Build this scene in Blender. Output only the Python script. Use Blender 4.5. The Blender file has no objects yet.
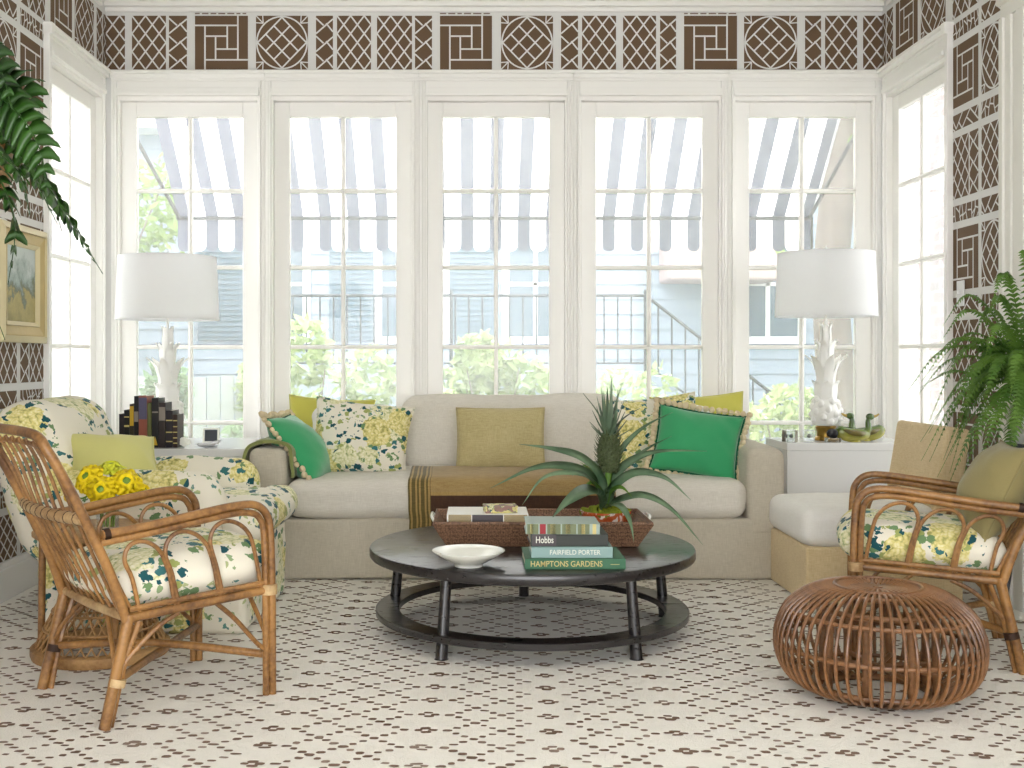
import bpy, math, random
from math import sin, cos, pi, sqrt, atan2, radians as R
from mathutils import Vector, Matrix, noise as mnoise, Euler

random.seed(7)
sc = bpy.context.scene
COL = sc.collection
F, XV, YV, H = 1120.0, 468.0, 359.0, 1.05

def W(px, py, d):
    """point of the room at depth d that the camera sees at a pixel of the 1024x768 frame"""
    return Vector(((px - XV) * d / F, d, H - (py - YV) * d / F))

# ------------------------------------------------------------------ mesh builder
class MB:
    def __init__(s):
        s.v = []; s.f = []; s.m = []
    def add(s, vs, fs, mi=0):
        o = len(s.v)
        s.v += [tuple(p) for p in vs]
        for f in fs:
            s.f.append(tuple(i + o for i in f)); s.m.append(mi)
        return s
    def box(s, x0, x1, y0, y1, z0, z1, mi=0):
        return s.add([(x0,y0,z0),(x1,y0,z0),(x1,y1,z0),(x0,y1,z0),(x0,y0,z1),(x1,y0,z1),(x1,y1,z1),(x0,y1,z1)],
              [(0,3,2,1),(4,5,6,7),(0,1,5,4),(1,2,6,5),(2,3,7,6),(3,0,4,7)], mi)
    def rbox(s, x0, x1, y0, y1, z0, z1, r=.02, n=6, bulge=(0,0,0), amp=0.0, fr=6.0, seed=0.0, mi=0, xf=None):
        c = Vector(((x0+x1)/2, (y0+y1)/2, (z0+z1)/2)); h = Vector(((x1-x0)/2, (y1-y0)/2, (z1-z0)/2))
        r = min(r, min(h)*.999)
        # grid parameters per axis: corners dense, middle coarse
        def ticks(hh, mid):
            a = []
            k = 4
            for i in range(k+1):
                t = i/k*(pi/2)
                a.append(-hh + r - r*cos(t)*1.0 if False else -hh + r*(1-cos(t)) if False else -hh + r*i/k)
            for i in range(1, mid): a.append(-hh + r + (2*hh-2*r)*i/mid)
            b = [-q for q in a[:k+1]][::-1]
            return a + b
        T = [ticks(h[i], max(1, n)) for i in range(3)]
        idx = {}
        vs = []; fs = []
        def key(i, j, k):
            kk = (i, j, k)
            if kk not in idx:
                p = Vector((T[0][i], T[1][j], T[2][k]))
                q = Vector([max(-h[a]+r, min(h[a]-r, p[a])) for a in range(3)])
                d = p - q
                # cube-to-sphere for an even corner
                if d.length > 1e-9:
                    e = d / r
                    x2, y2, z2 = e.x**2, e.y**2, e.z**2
                    e2 = Vector((e.x*sqrt(max(0,1-y2/2-z2/2+y2*z2/3)), e.y*sqrt(max(0,1-z2/2-x2/2+z2*x2/3)), e.z*sqrt(max(0,1-x2/2-y2/2+x2*y2/3))))
                    p = q + e2*r
                u = [p[a]/h[a] for a in range(3)]
                g = Vector(p)
                g.x += (bulge[0]*(1-u[1]**2)*(1-u[2]**2))*(1 if u[0]>0 else -1)*abs(u[0])**2
                g.y += (bulge[1]*(1-u[0]**2)*(1-u[2]**2))*(1 if u[1]>0 else -1)*abs(u[1])**2
                g.z += (bulge[2]*(1-u[0]**4)*(1-u[1]**4))*(1 if u[2]>0 else -1)*abs(u[2])**2
                if amp:
                    nn = mnoise.noise_vector(Vector((g.x*fr+seed, g.y*fr+seed*1.7, g.z*fr-seed)))
                    n2 = mnoise.noise_vector(Vector((g.x*fr*2.7+seed, g.y*fr*2.7, g.z*fr*2.7-seed)))
                    g += nn*amp + n2*amp*.35
                g += c
                if xf: g = xf @ g
                idx[kk] = len(vs); vs.append(g)
            return idx[kk]
        N = [len(t)-1 for t in T]
        for a in range(3):
            b, cc = (a+1)%3, (a+2)%3
            for side in (0, N[a]):
                for j in range(N[b]):
                    for k in range(N[cc]):
                        q = []
                        for (dj, dk) in ((0,0),(1,0),(1,1),(0,1)):
                            t = [0,0,0]; t[a] = side; t[b] = j+dj; t[cc] = k+dk
                            q.append(key(*t))
                        fs.append(tuple(q) if side else tuple(q[::-1]))
        return s.add(vs, fs, mi)
    def tube(s, pts, r, n=8, sub=0, closed=False, mi=0, r1=None, rf=None, caps=True):
        P = [Vector(p) for p in pts]
        if sub: P = spline(P, sub, closed)
        L = len(P)
        vs = []; fs = []
        t0 = (P[1]-P[0]).normalized()
        up = Vector((0,0,1)) if abs(t0.z) < .9 else Vector((1,0,0))
        nx = t0.cross(up).normalized(); 
        prev = t0
        for i, p in enumerate(P):
            if closed: t = (P[(i+1)%L]-P[i-1]).normalized()
            else: t = (P[min(i+1,L-1)]-P[max(i-1,0)]).normalized()
            ax = prev.cross(t)
            if ax.length > 1e-6:
                nx = Matrix.Rotation(prev.angle(t), 3, ax.normalized()) @ nx
            prev = t
            nx = (nx - t*nx.dot(t)).normalized()
            ny = t.cross(nx)
            k = i/(L-1)
            rr = r if r1 is None else r+(r1-r)*k
            if rf: rr = r*rf(k)
            for j in range(n):
                a = 2*pi*j/n
                vs.append(p + nx*cos(a)*rr + ny*sin(a)*rr)
        for i in range(L-1 + (1 if closed else 0)):
            i2 = (i+1) % L
            for j in range(n):
                j2 = (j+1) % n
                fs.append((i*n+j, i*n+j2, i2*n+j2, i2*n+j))
        if not closed and caps:
            fs.append(tuple(range(n))[::-1]); fs.append(tuple((L-1)*n+j for j in range(n)))
        return s.add(vs, fs, mi)
    def lathe(s, prof, n=32, c=(0,0,0), mi=0, closed=False, rmod=None):
        vs = []; fs = []
        for (r, z) in prof:
            for j in range(n):
                a = 2*pi*j/n
                rr = r*(rmod(a, z) if rmod else 1)
                vs.append((c[0]+rr*cos(a), c[1]+rr*sin(a), c[2]+z))
        L = len(prof)
        for i in range(L-1 + (1 if closed else 0)):
            i2 = (i+1) % L
            for j in range(n):
                j2 = (j+1) % n
                fs.append((i*n+j, i*n+j2, i2*n+j2, i2*n+j))
        if not closed:
            if prof[0][0] > 1e-5: fs.append(tuple(range(n))[::-1])
            if prof[-1][0] > 1e-5: fs.append(tuple((L-1)*n+j for j in range(n)))
        return s.add(vs, fs, mi)
    def ball(s, c, r, n=10, mi=0, sc3=(1,1,1), amp=0, fr=20):
        vs = []; fs = []; m = max(4, n//2+1)
        for i in range(m+1):
            t = pi*i/m
            for j in range(n):
                a = 2*pi*j/n
                d = Vector((sin(t)*cos(a), sin(t)*sin(a), cos(t)))
                k = 1+(mnoise.noise(d*2+Vector(c)*fr)*amp if amp else 0)
                vs.append((c[0]+d.x*r*sc3[0]*k, c[1]+d.y*r*sc3[1]*k, c[2]+d.z*r*sc3[2]*k))
        for i in range(m):
            for j in range(n):
                j2 = (j+1) % n
                fs.append((i*n+j, (i+1)*n+j, (i+1)*n+j2, i*n+j2))
        return s.add(vs, fs, mi)
    def ribbon(s, pts, wid, fold=.25, sub=0, mi=0, up=Vector((0,0,1)), thick=.0012, side=None):
        """leaf blade: a folded strip with thickness; wid(k) half width"""
        P = [Vector(p) for p in pts]
        if sub: P = spline(P, sub)
        L = len(P); vs = []; fs = []
        for i, p in enumerate(P):
            t = (P[min(i+1,L-1)]-P[max(i-1,0)]).normalized()
            sd = side if side is not None else t.cross(up)
            if sd.length < 1e-3: sd = Vector((1,0,0))
            sd = sd.normalized(); nn = sd.cross(t).normalized()
            w = wid(i/(L-1))
            th = max(thick, .0004)
            vs += [p+sd*w+nn*w*fold, p, p-sd*w+nn*w*fold, p-nn*th]
        for i in range(L-1):
            a = i*4; b = a+4
            fs += [(a,b,b+1,a+1),(a+1,b+1,b+2,a+2),(a+2,b+2,b+3,a+3),(a+3,b+3,b,a)]
        return s.add(vs, fs, mi)
    def xf(s, M):
        s.v = [tuple(M @ Vector(p)) for p in s.v]; return s
    def build(s, name, mats, parent=None, smooth=True, loc=None, angle=40, bevel=0, subsurf=0):
        me = bpy.data.meshes.new(name)
        me.from_pydata(s.v, [], s.f); 
        if not isinstance(mats, (list, tuple)): mats = [mats]
        for m in mats: me.materials.append(m)
        me.polygons.foreach_set('material_index', s.m)
        if smooth: me.polygons.foreach_set('use_smooth', [True]*len(s.f))
        me.validate(); me.update()
        if smooth and angle:
            me.set_sharp_from_angle(angle=R(angle))
        o = bpy.data.objects.new(name, me); COL.objects.link(o)
        if parent: o.parent = parent
        if loc: o.location = loc
        if bevel:
            b = o.modifiers.new('b', 'BEVEL'); b.width = bevel; b.segments = 2; b.limit_method = 'ANGLE'; b.angle_limit = R(50)
            b.harden_normals = False
        if subsurf:
            b = o.modifiers.new('s', 'SUBSURF'); b.levels = subsurf; b.render_levels = subsurf
        return o

def spline(P, sub, closed=False):
    out = []; L = len(P)
    rng = range(L if closed else L-1)
    for i in rng:
        p1 = P[i]; p2 = P[(i+1)%L]
        p0 = P[i-1] if (i > 0 or closed) else p1*2-p2
        p3 = P[(i+2)%L] if (i+2 < L or closed) else p2*2-p1
        for k in range(sub):
            t = k/sub
            out.append(.5*((2*p1)+(-p0+p2)*t+(2*p0-5*p1+4*p2-p3)*t*t+(-p0+3*p1-3*p2+p3)*t**3))
    if not closed: out.append(P[-1].copy())
    return out

def thing(name, label, cat, loc=(0,0,0), rz=0, group=None, rot=None):
    o = bpy.data.objects.new(name, None); COL.objects.link(o)
    o.empty_display_size = .1
    o.location = loc; o.rotation_euler = rot if rot else (0,0,rz)
    o['label'] = label; o['category'] = cat
    if group: o['group'] = group
    return o
def tag(o, label, cat, group=None, kind=None):
    o['label'] = label; o['category'] = cat
    if group: o['group'] = group
    if kind: o['kind'] = kind
    return o
def struct(o, label=None):
    o['kind'] = 'structure'
    if label: o['label'] = label
    return o
def kids(o): return [c for c in COL.objects if c.parent == o]
def copy_tree(o, parent=None):
    c = o.copy(); COL.objects.link(c); c.parent = parent
    for ch in kids(o):
        if ch is not c: copy_tree(ch, c)
    return c

# ------------------------------------------------------------------ materials
def srgb(r, g, b):
    f = lambda c: (c/255/12.92) if c/255 <= .04045 else ((c/255+.055)/1.055)**2.4
    return (f(r), f(g), f(b), 1)
class NT:
    def __init__(s, name):
        s.mat = bpy.data.materials.new(name); s.mat.use_nodes = True
        s.t = s.mat.node_tree; s.t.nodes.clear()
        s.out = s.n('ShaderNodeOutputMaterial')
        s.tc = s.n('ShaderNodeTexCoord')
    def n(s, typ, **kw):
        nd = s.t.nodes.new(typ)
        for k, v in kw.items():
            if k.startswith('i_'):
                nd.inputs[k[2:].replace('_', ' ')].default_value = v
            else: setattr(nd, k, v)
        return nd
    def l(s, a, b): s.t.links.new(a, b)
    def noise(s, scale, detail=3, rough=.5, vec=None, dist=0):
        nd = s.n('ShaderNodeTexNoise'); nd.inputs['Scale'].default_value = scale; nd.inputs['Detail'].default_value = detail
        nd.inputs['Roughness'].default_value = rough; nd.inputs['Distortion'].default_value = dist
        s.l(vec if vec is not None else s.tc.outputs['Object'], nd.inputs['Vector']); return nd
    def vor(s, scale, vec=None, feat='F1', rnd=1):
        nd = s.n('ShaderNodeTexVoronoi', feature=feat); nd.inputs['Scale'].default_value = scale; nd.inputs['Randomness'].default_value = rnd
        s.l(vec if vec is not None else s.tc.outputs['Object'], nd.inputs['Vector']); return nd
    def math(s, op, a, b=None, c=None, clamp=False):
        nd = s.n('ShaderNodeMath', operation=op); nd.use_clamp = clamp
        for i, x in enumerate((a, b, c)):
            if x is None: continue
            if isinstance(x, (int, float)): nd.inputs[i].default_value = x
            else: s.l(x, nd.inputs[i])
        return nd.outputs[0]
    def ramp(s, fac, stops, interp='LINEAR'):
        nd = s.n('ShaderNodeValToRGB'); cr = nd.color_ramp; cr.interpolation = interp
        while len(cr.elements) < len(stops): cr.elements.new(.5)
        for e, (p, c) in zip(cr.elements, stops): e.position = p; e.color = c
        s.l(fac, nd.inputs[0]); return nd.outputs[0]
    def mix(s, fac, a, b, blend='MIX'):
        nd = s.n('ShaderNodeMix', data_type='RGBA', blend_type=blend)
        for i, x in ((0, fac), (6, a), (7, b)):
            if isinstance(x, (int, float)): nd.inputs[i].default_value = x
            elif isinstance(x, tuple): nd.inputs[i].default_value = x
            else: s.l(x, nd.inputs[i])
        return nd.outputs[2]
    def bump(s, h, strength=.3, dist=.01):
        nd = s.n('ShaderNodeBump'); nd.inputs['Strength'].default_value = strength; nd.inputs['Distance'].default_value = dist
        s.l(h, nd.inputs['Height']); return nd.outputs[0]
    def bsdf(s, col, rough=.6, metal=0, bump=None, spec=.5, sheen=0, trans=0, coat=0, sss=0):
        b = s.n('ShaderNodeBsdfPrincipled')
        if isinstance(col, tuple): b.inputs['Base Color'].default_value = col
        else: s.l(col, b.inputs['Base Color'])
        if isinstance(rough, (int, float)): b.inputs['Roughness'].default_value = rough
        else: s.l(rough, b.inputs['Roughness'])
        b.inputs['Metallic'].default_value = metal
        b.inputs['Specular IOR Level'].default_value = spec
        b.inputs['Sheen Weight'].default_value = sheen
        b.inputs['Transmission Weight'].default_value = trans
        b.inputs['Coat Weight'].default_value = coat
        if bump is not None: s.l(bump, b.inputs['Normal'])
        s.l(b.outputs[0], s.out.inputs[0]); return b

def m_plain(name, col, rough=.6, spec=.4, vary=.04, bumps=0, bscale=60, metal=0, coat=0, sheen=0):
    t = NT(name); nz = t.noise(4, 4)
    dark = tuple(c*(1-vary*2) for c in col[:3])+(1,)
    c = t.mix(nz.outputs[0], dark, col)
    b = None
    if bumps: b = t.bump(t.noise(bscale, 3).outputs[0], bumps, .003)
    t.bsdf(c, rough, metal, b, spec, sheen=sheen, coat=coat); return t.mat

def m_weave(name, col, col2, scale=420, bumps=.25, vary=.35, rough=.9, slub=True):
    t = NT(name)
    mp = t.n('ShaderNodeMapping'); t.l(t.tc.outputs['Object'], mp.inputs[0]); mp.inputs['Scale'].default_value = (1, 1, 12)
    n1 = t.noise(28, 3, vec=mp.outputs[0])
    mp2 = t.n('ShaderNodeMapping'); t.l(t.tc.outputs['Object'], mp2.inputs[0]); mp2.inputs['Scale'].default_value = (12, 12, 1)
    n2 = t.noise(28, 3, vec=mp2.outputs[0])
    big = t.noise(3.5, 3)
    f = t.math('ADD', t.math('MULTIPLY', n1.outputs[0], .5), t.math('MULTIPLY', n2.outputs[0], .5))
    f = t.math('ADD', t.math('MULTIPLY', f, .75), t.math('MULTIPLY', big.outputs[0], .25))
    c = t.ramp(f, [(.5-vary/2, col2), (.5+vary/2, col)])
    b = t.bump(f, bumps, .004)
    t.bsdf(c, rough, 0, b, .2, sheen=.15); return t.mat

def m_floral(name, seed=0.0, base=srgb(232,226,208), sc=1.0, on_=.22, hd=.47):
    t = NT(name)
    mp = t.n('ShaderNodeMapping'); t.l(t.tc.outputs['Object'], mp.inputs[0]); mp.inputs['Location'].default_value = (seed, seed*.7, seed*1.3)
    wn = t.noise(9, 2, vec=mp.outputs[0])
    add = t.n('ShaderNodeVectorMath', operation='MULTIPLY_ADD')
    t.l(wn.outputs['Color'], add.inputs[0]); add.inputs[1].default_value = (.05,.05,.05); t.l(mp.outputs[0], add.inputs[2])
    v = add.outputs[0]
    wn2 = t.noise(45, 2, vec=mp.outputs[0])
    add2 = t.n('ShaderNodeVectorMath', operation='MULTIPLY_ADD')
    t.l(wn2.outputs['Color'], add2.inputs[0]); add2.inputs[1].default_value = (.032,.032,.032); t.l(v, add2.inputs[2])
    v2 = add2.outputs[0]
    F1 = t.vor(5.6*sc, v2)                     # flower heads
    sep = t.n('ShaderNodeSeparateColor'); t.l(F1.outputs['Color'], sep.inputs[0])
    on = t.math('GREATER_THAN', sep.outputs[0], on_)
    head = t.math('MULTIPLY', on, t.math('LESS_THAN', F1.outputs['Distance'], hd))
    pet = t.vor(62*sc, v2)
    petc = t.ramp(pet.outputs['Distance'], [(.15, srgb(238,230,182)), (.55, srgb(222,210,136)), (.9, srgb(156,154,86))])
    petc2 = t.ramp(pet.outputs['Distance'], [(.15, srgb(242,238,214)), (.6, srgb(220,216,166)), (.9, srgb(146,162,112))])
    fl = t.mix(t.math('GREATER_THAN', sep.outputs[1], .5), petc, petc2)
    # leaves around the heads
    mp2 = t.n('ShaderNodeMapping'); t.l(v, mp2.inputs[0]); mp2.inputs['Rotation'].default_value = (.5,.7,.4); mp2.inputs['Scale'].default_value = (1,.55,1.25)
    LF = t.vor(27*sc, mp2.outputs[0]); sl = t.n('ShaderNodeSeparateColor'); t.l(LF.outputs['Color'], sl.inputs[0])
    fz = t.noise(70*sc, 2, vec=mp.outputs[0])
    ldist = t.math('ADD', LF.outputs['Distance'], t.math('MULTIPLY_ADD', fz.outputs[0], .9, -.45))
    ring = t.math('MULTIPLY', t.math('GREATER_THAN', F1.outputs['Distance'], hd-.11), t.math('LESS_THAN', F1.outputs['Distance'], hd+.24))
    lon = t.math('MULTIPLY', t.math('GREATER_THAN', sl.outputs[0], .34), t.math('LESS_THAN', ldist, .46))
    leaf = t.math('MULTIPLY', t.math('MULTIPLY', lon, ring), on)
    lc = t.ramp(sl.outputs[1], [(0, srgb(34,84,90)), (.35, srgb(62,116,116)), (.55, srgb(112,142,96)), (.8, srgb(160,168,100))], 'CONSTANT')
    LF2 = t.vor(38*sc, v2); sm = t.n('ShaderNodeSeparateColor'); t.l(LF2.outputs['Color'], sm.inputs[0])
    patch = t.math('GREATER_THAN', t.noise(5.5*sc, 1, vec=v).outputs[0], .56)
    small = t.math('MULTIPLY', t.math('MULTIPLY', t.math('GREATER_THAN', sm.outputs[0], .55), t.math('LESS_THAN', t.math('ADD', LF2.outputs['Distance'], t.math('MULTIPLY_ADD', fz.outputs[0], .9, -.45)), .46)), patch)
    smc = t.ramp(sm.outputs[1], [(0, srgb(92,136,128)), (.4, srgb(176,184,132)), (.7, srgb(144,166,120))], 'CONSTANT')
    c = t.mix(small, base, smc)
    c = t.mix(head, c, fl)
    c = t.mix(leaf, c, lc)
    wv = t.noise(260, 2)
    c = t.mix(.12, c, wv.outputs['Color'], 'SOFT_LIGHT')
    b = t.bump(wv.outputs[0], .15, .002)
    t.bsdf(c, .9, 0, b, .2, sheen=.1); return t.mat

def m_rattan(name, c1=srgb(168,122,68), c2=srgb(92,58,30), rough=.38):
    t = NT(name)
    n1 = t.noise(7, 4); n2 = t.noise(70, 3)
    f = t.math('ADD', t.math('MULTIPLY', n1.outputs[0], .65), t.math('MULTIPLY', n2.outputs[0], .35))
    c = t.ramp(f, [(.34, c2), (.62, c1)])
    t.bsdf(c, rough, 0, t.bump(n2.outputs[0], .12, .002), .5, coat=.15); return t.mat

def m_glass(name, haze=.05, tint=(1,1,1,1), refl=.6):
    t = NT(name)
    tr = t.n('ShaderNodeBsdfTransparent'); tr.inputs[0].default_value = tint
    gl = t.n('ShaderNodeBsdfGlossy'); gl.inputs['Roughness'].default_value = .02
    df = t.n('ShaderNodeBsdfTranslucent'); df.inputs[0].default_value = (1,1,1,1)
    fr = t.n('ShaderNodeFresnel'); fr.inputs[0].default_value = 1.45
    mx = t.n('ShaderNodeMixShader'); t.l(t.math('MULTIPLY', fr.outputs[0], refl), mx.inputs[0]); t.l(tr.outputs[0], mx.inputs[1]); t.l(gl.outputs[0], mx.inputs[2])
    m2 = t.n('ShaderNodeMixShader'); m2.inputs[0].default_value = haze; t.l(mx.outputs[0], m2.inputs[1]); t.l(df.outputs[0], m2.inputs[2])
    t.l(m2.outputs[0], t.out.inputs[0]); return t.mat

def m_fabric_trans(name, col, amt=.5):
    t = NT(name)
    d = t.n('ShaderNodeBsdfDiffuse'); d.inputs[0].default_value = col
    tl = t.n('ShaderNodeBsdfTranslucent'); tl.inputs[0].default_value = col
    mx = t.n('ShaderNodeMixShader'); mx.inputs[0].default_value = amt
    t.l(d.outputs[0], mx.inputs[1]); t.l(tl.outputs[0], mx.inputs[2]); t.l(mx.outputs[0], t.out.inputs[0]); return t.mat

def m_leaf(name, c1, c2, scale=9, amt=.25, rough=.4):
    t = NT(name)
    c = t.ramp(t.noise(scale, 3).outputs[0], [(.3, c1), (.7, c2)])
    b = t.bsdf(c, rough, 0, None, .5)
    tl = t.n('ShaderNodeBsdfTranslucent'); t.l(c, tl.inputs[0])
    mx = t.n('ShaderNodeMixShader'); mx.inputs[0].default_value = amt
    t.l(b.outputs[0], mx.inputs[1]); t.l(tl.outputs[0], mx.inputs[2]); t.l(mx.outputs[0], t.out.inputs[0]); return t.mat

M = {}
M['white'] = m_plain('white paint', srgb(247,245,240), .35, .5, .01)
M['white2'] = m_plain('white wall paint', srgb(232,230,222), .6, .3, .01)
M['ceil'] = m_plain('ceiling paint', srgb(240,239,234), .8, .2, .01)
M['paper_w'] = m_plain('wallpaper white', srgb(228,227,224), .7, .2, .02)
M['paper_b'] = m_plain('wallpaper brown', srgb(110,88,68), .7, .2, .05, .3, 300)
M['rug'] = m_plain('wool rug', srgb(240,235,224), .95, .1, .05, .7, 190, sheen=.2)
M['rug_b'] = m_plain('brown wool', srgb(136,114,99), .95, .1, .06, .6, 200)
M['rug_b2'] = m_plain('grey brown wool', srgb(158,139,125), .95, .1, .06, .6, 200)
M['floor'] = m_plain('painted floor', srgb(225,222,214), .5, .4, .03)
M['glass'] = m_glass('window glass', .16)  # white haze mixed into the panes imitates veiling glare at the windows
M['vase'] = m_glass('clear glass', .04, (.98,.99,.985,1), .45)
M['linen'] = m_weave('oatmeal linen', srgb(206,198,181), srgb(172,163,144), vary=.42)  # same linen as the cushions, darkened for the shade on the sofa front
M['linen2'] = m_weave('oatmeal linen cushion', srgb(228,223,212), srgb(198,191,177), vary=.42)  # lighter copy of the sofa linen, for the cushions in window light
M['linenw'] = m_weave('white linen', srgb(246,244,238), srgb(228,224,216), vary=.5)
M['gold'] = m_weave('gold silk', srgb(200,188,142), srgb(168,152,104), vary=.3)
M['yellow'] = m_plain('chartreuse velvet', srgb(206,200,92), .8, .2, .06, .2, 90, sheen=.3)
M['yellow2'] = m_plain('lime linen', srgb(208,204,128), .8, .2, .05, .2, 160, sheen=.2)
M['emerald'] = m_plain('emerald velvet', srgb(52,164,104), .65, .3, .12, .2, 60, sheen=.5)
M['emerald_d'] = m_plain('dark emerald velvet', srgb(10,96,62), .8, .2, .1, .2, 60, sheen=.2)
M['pom'] = m_plain('cream cotton', srgb(226,208,172), .95, .1, .1, .6, 150)
M['olive'] = m_plain('olive linen', srgb(150,138,92), .9, .2, .08, .3, 220, sheen=.2)
M['sage'] = m_plain('sage wool', srgb(138,144,88), .95, .2, .1, .5, 240, sheen=.2)
M['burlap'] = m_weave('straw grasscloth', srgb(230,210,170), srgb(200,174,128), vary=.3, bumps=.4)
M['rattan'] = m_rattan('honey rattan')
M['rattan_p'] = m_rattan('pale rattan wrap', srgb(206,176,128), srgb(150,112,70), .45)
M['rattan_d'] = m_rattan('red brown rattan', srgb(146,102,64), srgb(88,56,32), .32)
M['binding'] = m_plain('dark binding', srgb(56,36,24), .6, .3, .1)
M['wicker'] = m_rattan('wicker', srgb(190,150,98), srgb(132,92,52), .5)
M['ebony'] = None
t = NT('ebonised oak'); mp = t.n('ShaderNodeMapping'); t.l(t.tc.outputs['Object'], mp.inputs[0]); mp.inputs['Scale'].default_value = (2, 22, 22)
nz = t.noise(5, 5, vec=mp.outputs[0]); t.bsdf(t.ramp(nz.outputs[0], [(.3, srgb(20,18,19)), (.75, srgb(40,35,36))]), t.math('MULTIPLY_ADD', nz.outputs[0], .2, .2), 0, t.bump(nz.outputs[0], .1, .002), .7, coat=.2).inputs['Coat Roughness'].default_value = .15
M['ebony'] = t.mat
t = NT('woven seagrass'); mp = t.n('ShaderNodeMapping'); t.l(t.tc.outputs['Object'], mp.inputs[0]); mp.inputs['Scale'].default_value = (150, 150, 190)
vz = t.vor(1, vec=mp.outputs[0], rnd=.55); t.bsdf(t.ramp(vz.outputs['Distance'], [(.2, srgb(156,118,90)), (.8, srgb(70,46,34))]), .6, 0, t.bump(vz.outputs['Distance'], -.8, .004), .4)
M['tray'] = t.mat
M['lacquer'] = m_plain('white lacquer', srgb(226,226,224), .15, .5, .0)
M['plaster'] = m_plain('white plaster', srgb(240,239,234), .35, .4, .01)
M['shade'] = m_fabric_trans('white lampshade linen', srgb(248,248,248), .52)
M['brass'] = m_plain('aged brass', srgb(150,120,60), .3, .5, .1, metal=1)
M['steel'] = m_plain('brushed steel', srgb(205,206,208), .25, .6, .05, metal=.4)
M['iron'] = m_plain('painted iron', srgb(60,66,74), .6, .4, .05)
M['black'] = m_plain('black', srgb(24,24,26), .4, .4, .05)
M['porcelain'] = m_plain('porcelain', srgb(240,240,230), .12, .6, 0)
M['terra'] = None
t = NT('orange marbled glaze'); c = t.ramp(t.noise(16, 4, dist=1.5).outputs[0], [(.44, srgb(184,84,44)), (.56, srgb(200,110,70)), (.6, srgb(236,226,214))]); t.bsdf(c, .25); M['terra'] = t.mat
M['moss'] = m_plain('moss', srgb(150,160,50), .95, .1, .3, 1, 90)
M['strap'] = m_leaf('bromeliad leaf', srgb(64,94,66), srgb(132,158,122), 6, .12, .28)
M['strap_g'] = m_leaf('fresh leaf', srgb(84,128,40), srgb(130,166,64), 6, .2, .4)
M['pine'] = m_plain('pineapple skin', srgb(92,104,66), .6, .4, .25, .6, 60)
M['pine_leaf'] = m_leaf('pineapple crown leaf', srgb(60,84,62), srgb(120,140,112), 9, .05, .45)
M['fern'] = m_leaf('fern green', srgb(62,104,34), srgb(112,150,58), 7, .2, .5)
M['holly'] = m_leaf('deep fern green', srgb(24,54,16), srgb(52,92,28), 6, .18, .3)
M['stem'] = m_plain('stem', srgb(70,60,34), .6, .3, .1)
M['soil'] = m_plain('soil', srgb(60,46,36), .95, .1, .2)
M['petal'] = m_plain('yellow petal', srgb(250,220,20), .6, .3, .06)
M['petal_y'] = m_plain('lemon petal', srgb(222,224,60), .6, .3, .06)
M['floral'] = m_floral('hydrangea chintz', 0)
M['floral2'] = m_floral('hydrangea linen', 3.4, sc=1.15, on_=.05, hd=.52)
M['floral3'] = m_floral('hydrangea linen golden', 7.7, sc=1.15, on_=.02, hd=.56)
# outdoors
M['aw_w'] = m_fabric_trans('white canvas', srgb(246,246,246), .55)
M['aw_g'] = m_fabric_trans('grey canvas', srgb(96,102,120), .16)
M['bush1'] = m_leaf('bright shrub leaves', srgb(124,150,96), srgb(186,200,146), 3, .3, .6)
M['bush2'] = m_leaf('green shrub leaves', srgb(84,116,84), srgb(130,158,120), 3, .3, .6)
M['bush3'] = m_leaf('tree leaves', srgb(96,130,70), srgb(160,184,110), 3, .4, .6)
M['lawn'] = m_plain('lawn', srgb(150,156,130), .95, .1, .2, .5, 20)
M['fence'] = m_plain('grey fence boards', srgb(168,176,172), .8, .2, .1)
M['siding'] = m_plain('pale blue siding', srgb(160,173,187), .7, .2, .03)
M['siding_d'] = m_plain('blue grey shutter', srgb(110,130,144), .6, .3, .05)
M['hglass'] = m_plain('house glass', srgb(90,110,124), .1, .6, .05)
M['bark'] = m_plain('bark', srgb(140,130,124), .95, .1, .3, 1, 14)
M['roofp'] = m_plain('pink shingle', srgb(206,184,180), .9, .1, .08)
t = NT('brick'); mp = t.n('ShaderNodeMapping'); t.l(t.tc.outputs['Object'], mp.inputs[0]); mp.inputs['Rotation'].default_value = (R(90), 0, R(90))
sx = t.n('ShaderNodeSeparateXYZ'); t.l(t.tc.outputs['Object'], sx.inputs[0]); cb = t.n('ShaderNodeCombineXYZ')
t.l(t.math('ADD', sx.outputs[1], sx.outputs[0]), cb.inputs[0]); t.l(sx.outputs[2], cb.inputs[1])
bk = t.n('ShaderNodeTexBrick'); t.l(cb.outputs[0], bk.inputs[0]); bk.inputs['Color1'].default_value = srgb(150,92,82); bk.inputs['Color2'].default_value = srgb(128,84,80); bk.inputs['Mortar'].default_value = srgb(214,206,200)
bk.inputs['Scale'].default_value = 1; bk.inputs['Brick Width'].default_value = .22; bk.inputs['Row Height'].default_value = .078; bk.inputs['Mortar Size'].default_value = .008
t.bsdf(bk.outputs[0], .9); M['brick'] = t.mat
# painting
t = NT('landscape painting'); sx = t.n('ShaderNodeSeparateXYZ'); t.l(t.tc.outputs['Object'], sx.inputs[0])
nz = t.noise(14, 5, .7); f = t.math('ADD', t.math('MULTIPLY', sx.outputs[2], 2.6), t.math('MULTIPLY_ADD', nz.outputs[0], 1.1, -.55)); 
c = t.ramp(t.math('ADD', f, .5), [(.0, srgb(150,140,80)), (.3, srgb(176,160,96)), (.42, srgb(104,112,88)), (.6, srgb(150,166,160)), (.8, srgb(190,200,196))]); t.bsdf(c, .5, 0, t.bump(nz.outputs[0], .4, .003)); M['painting'] = t.mat
M['gilt'] = m_plain('pale gilt', srgb(208,184,124), .45, .5, .15, .4, 40)
M['gilt2'] = m_plain('cream gesso', srgb(226,212,168), .5, .5, .1, .3, 40)
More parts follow.
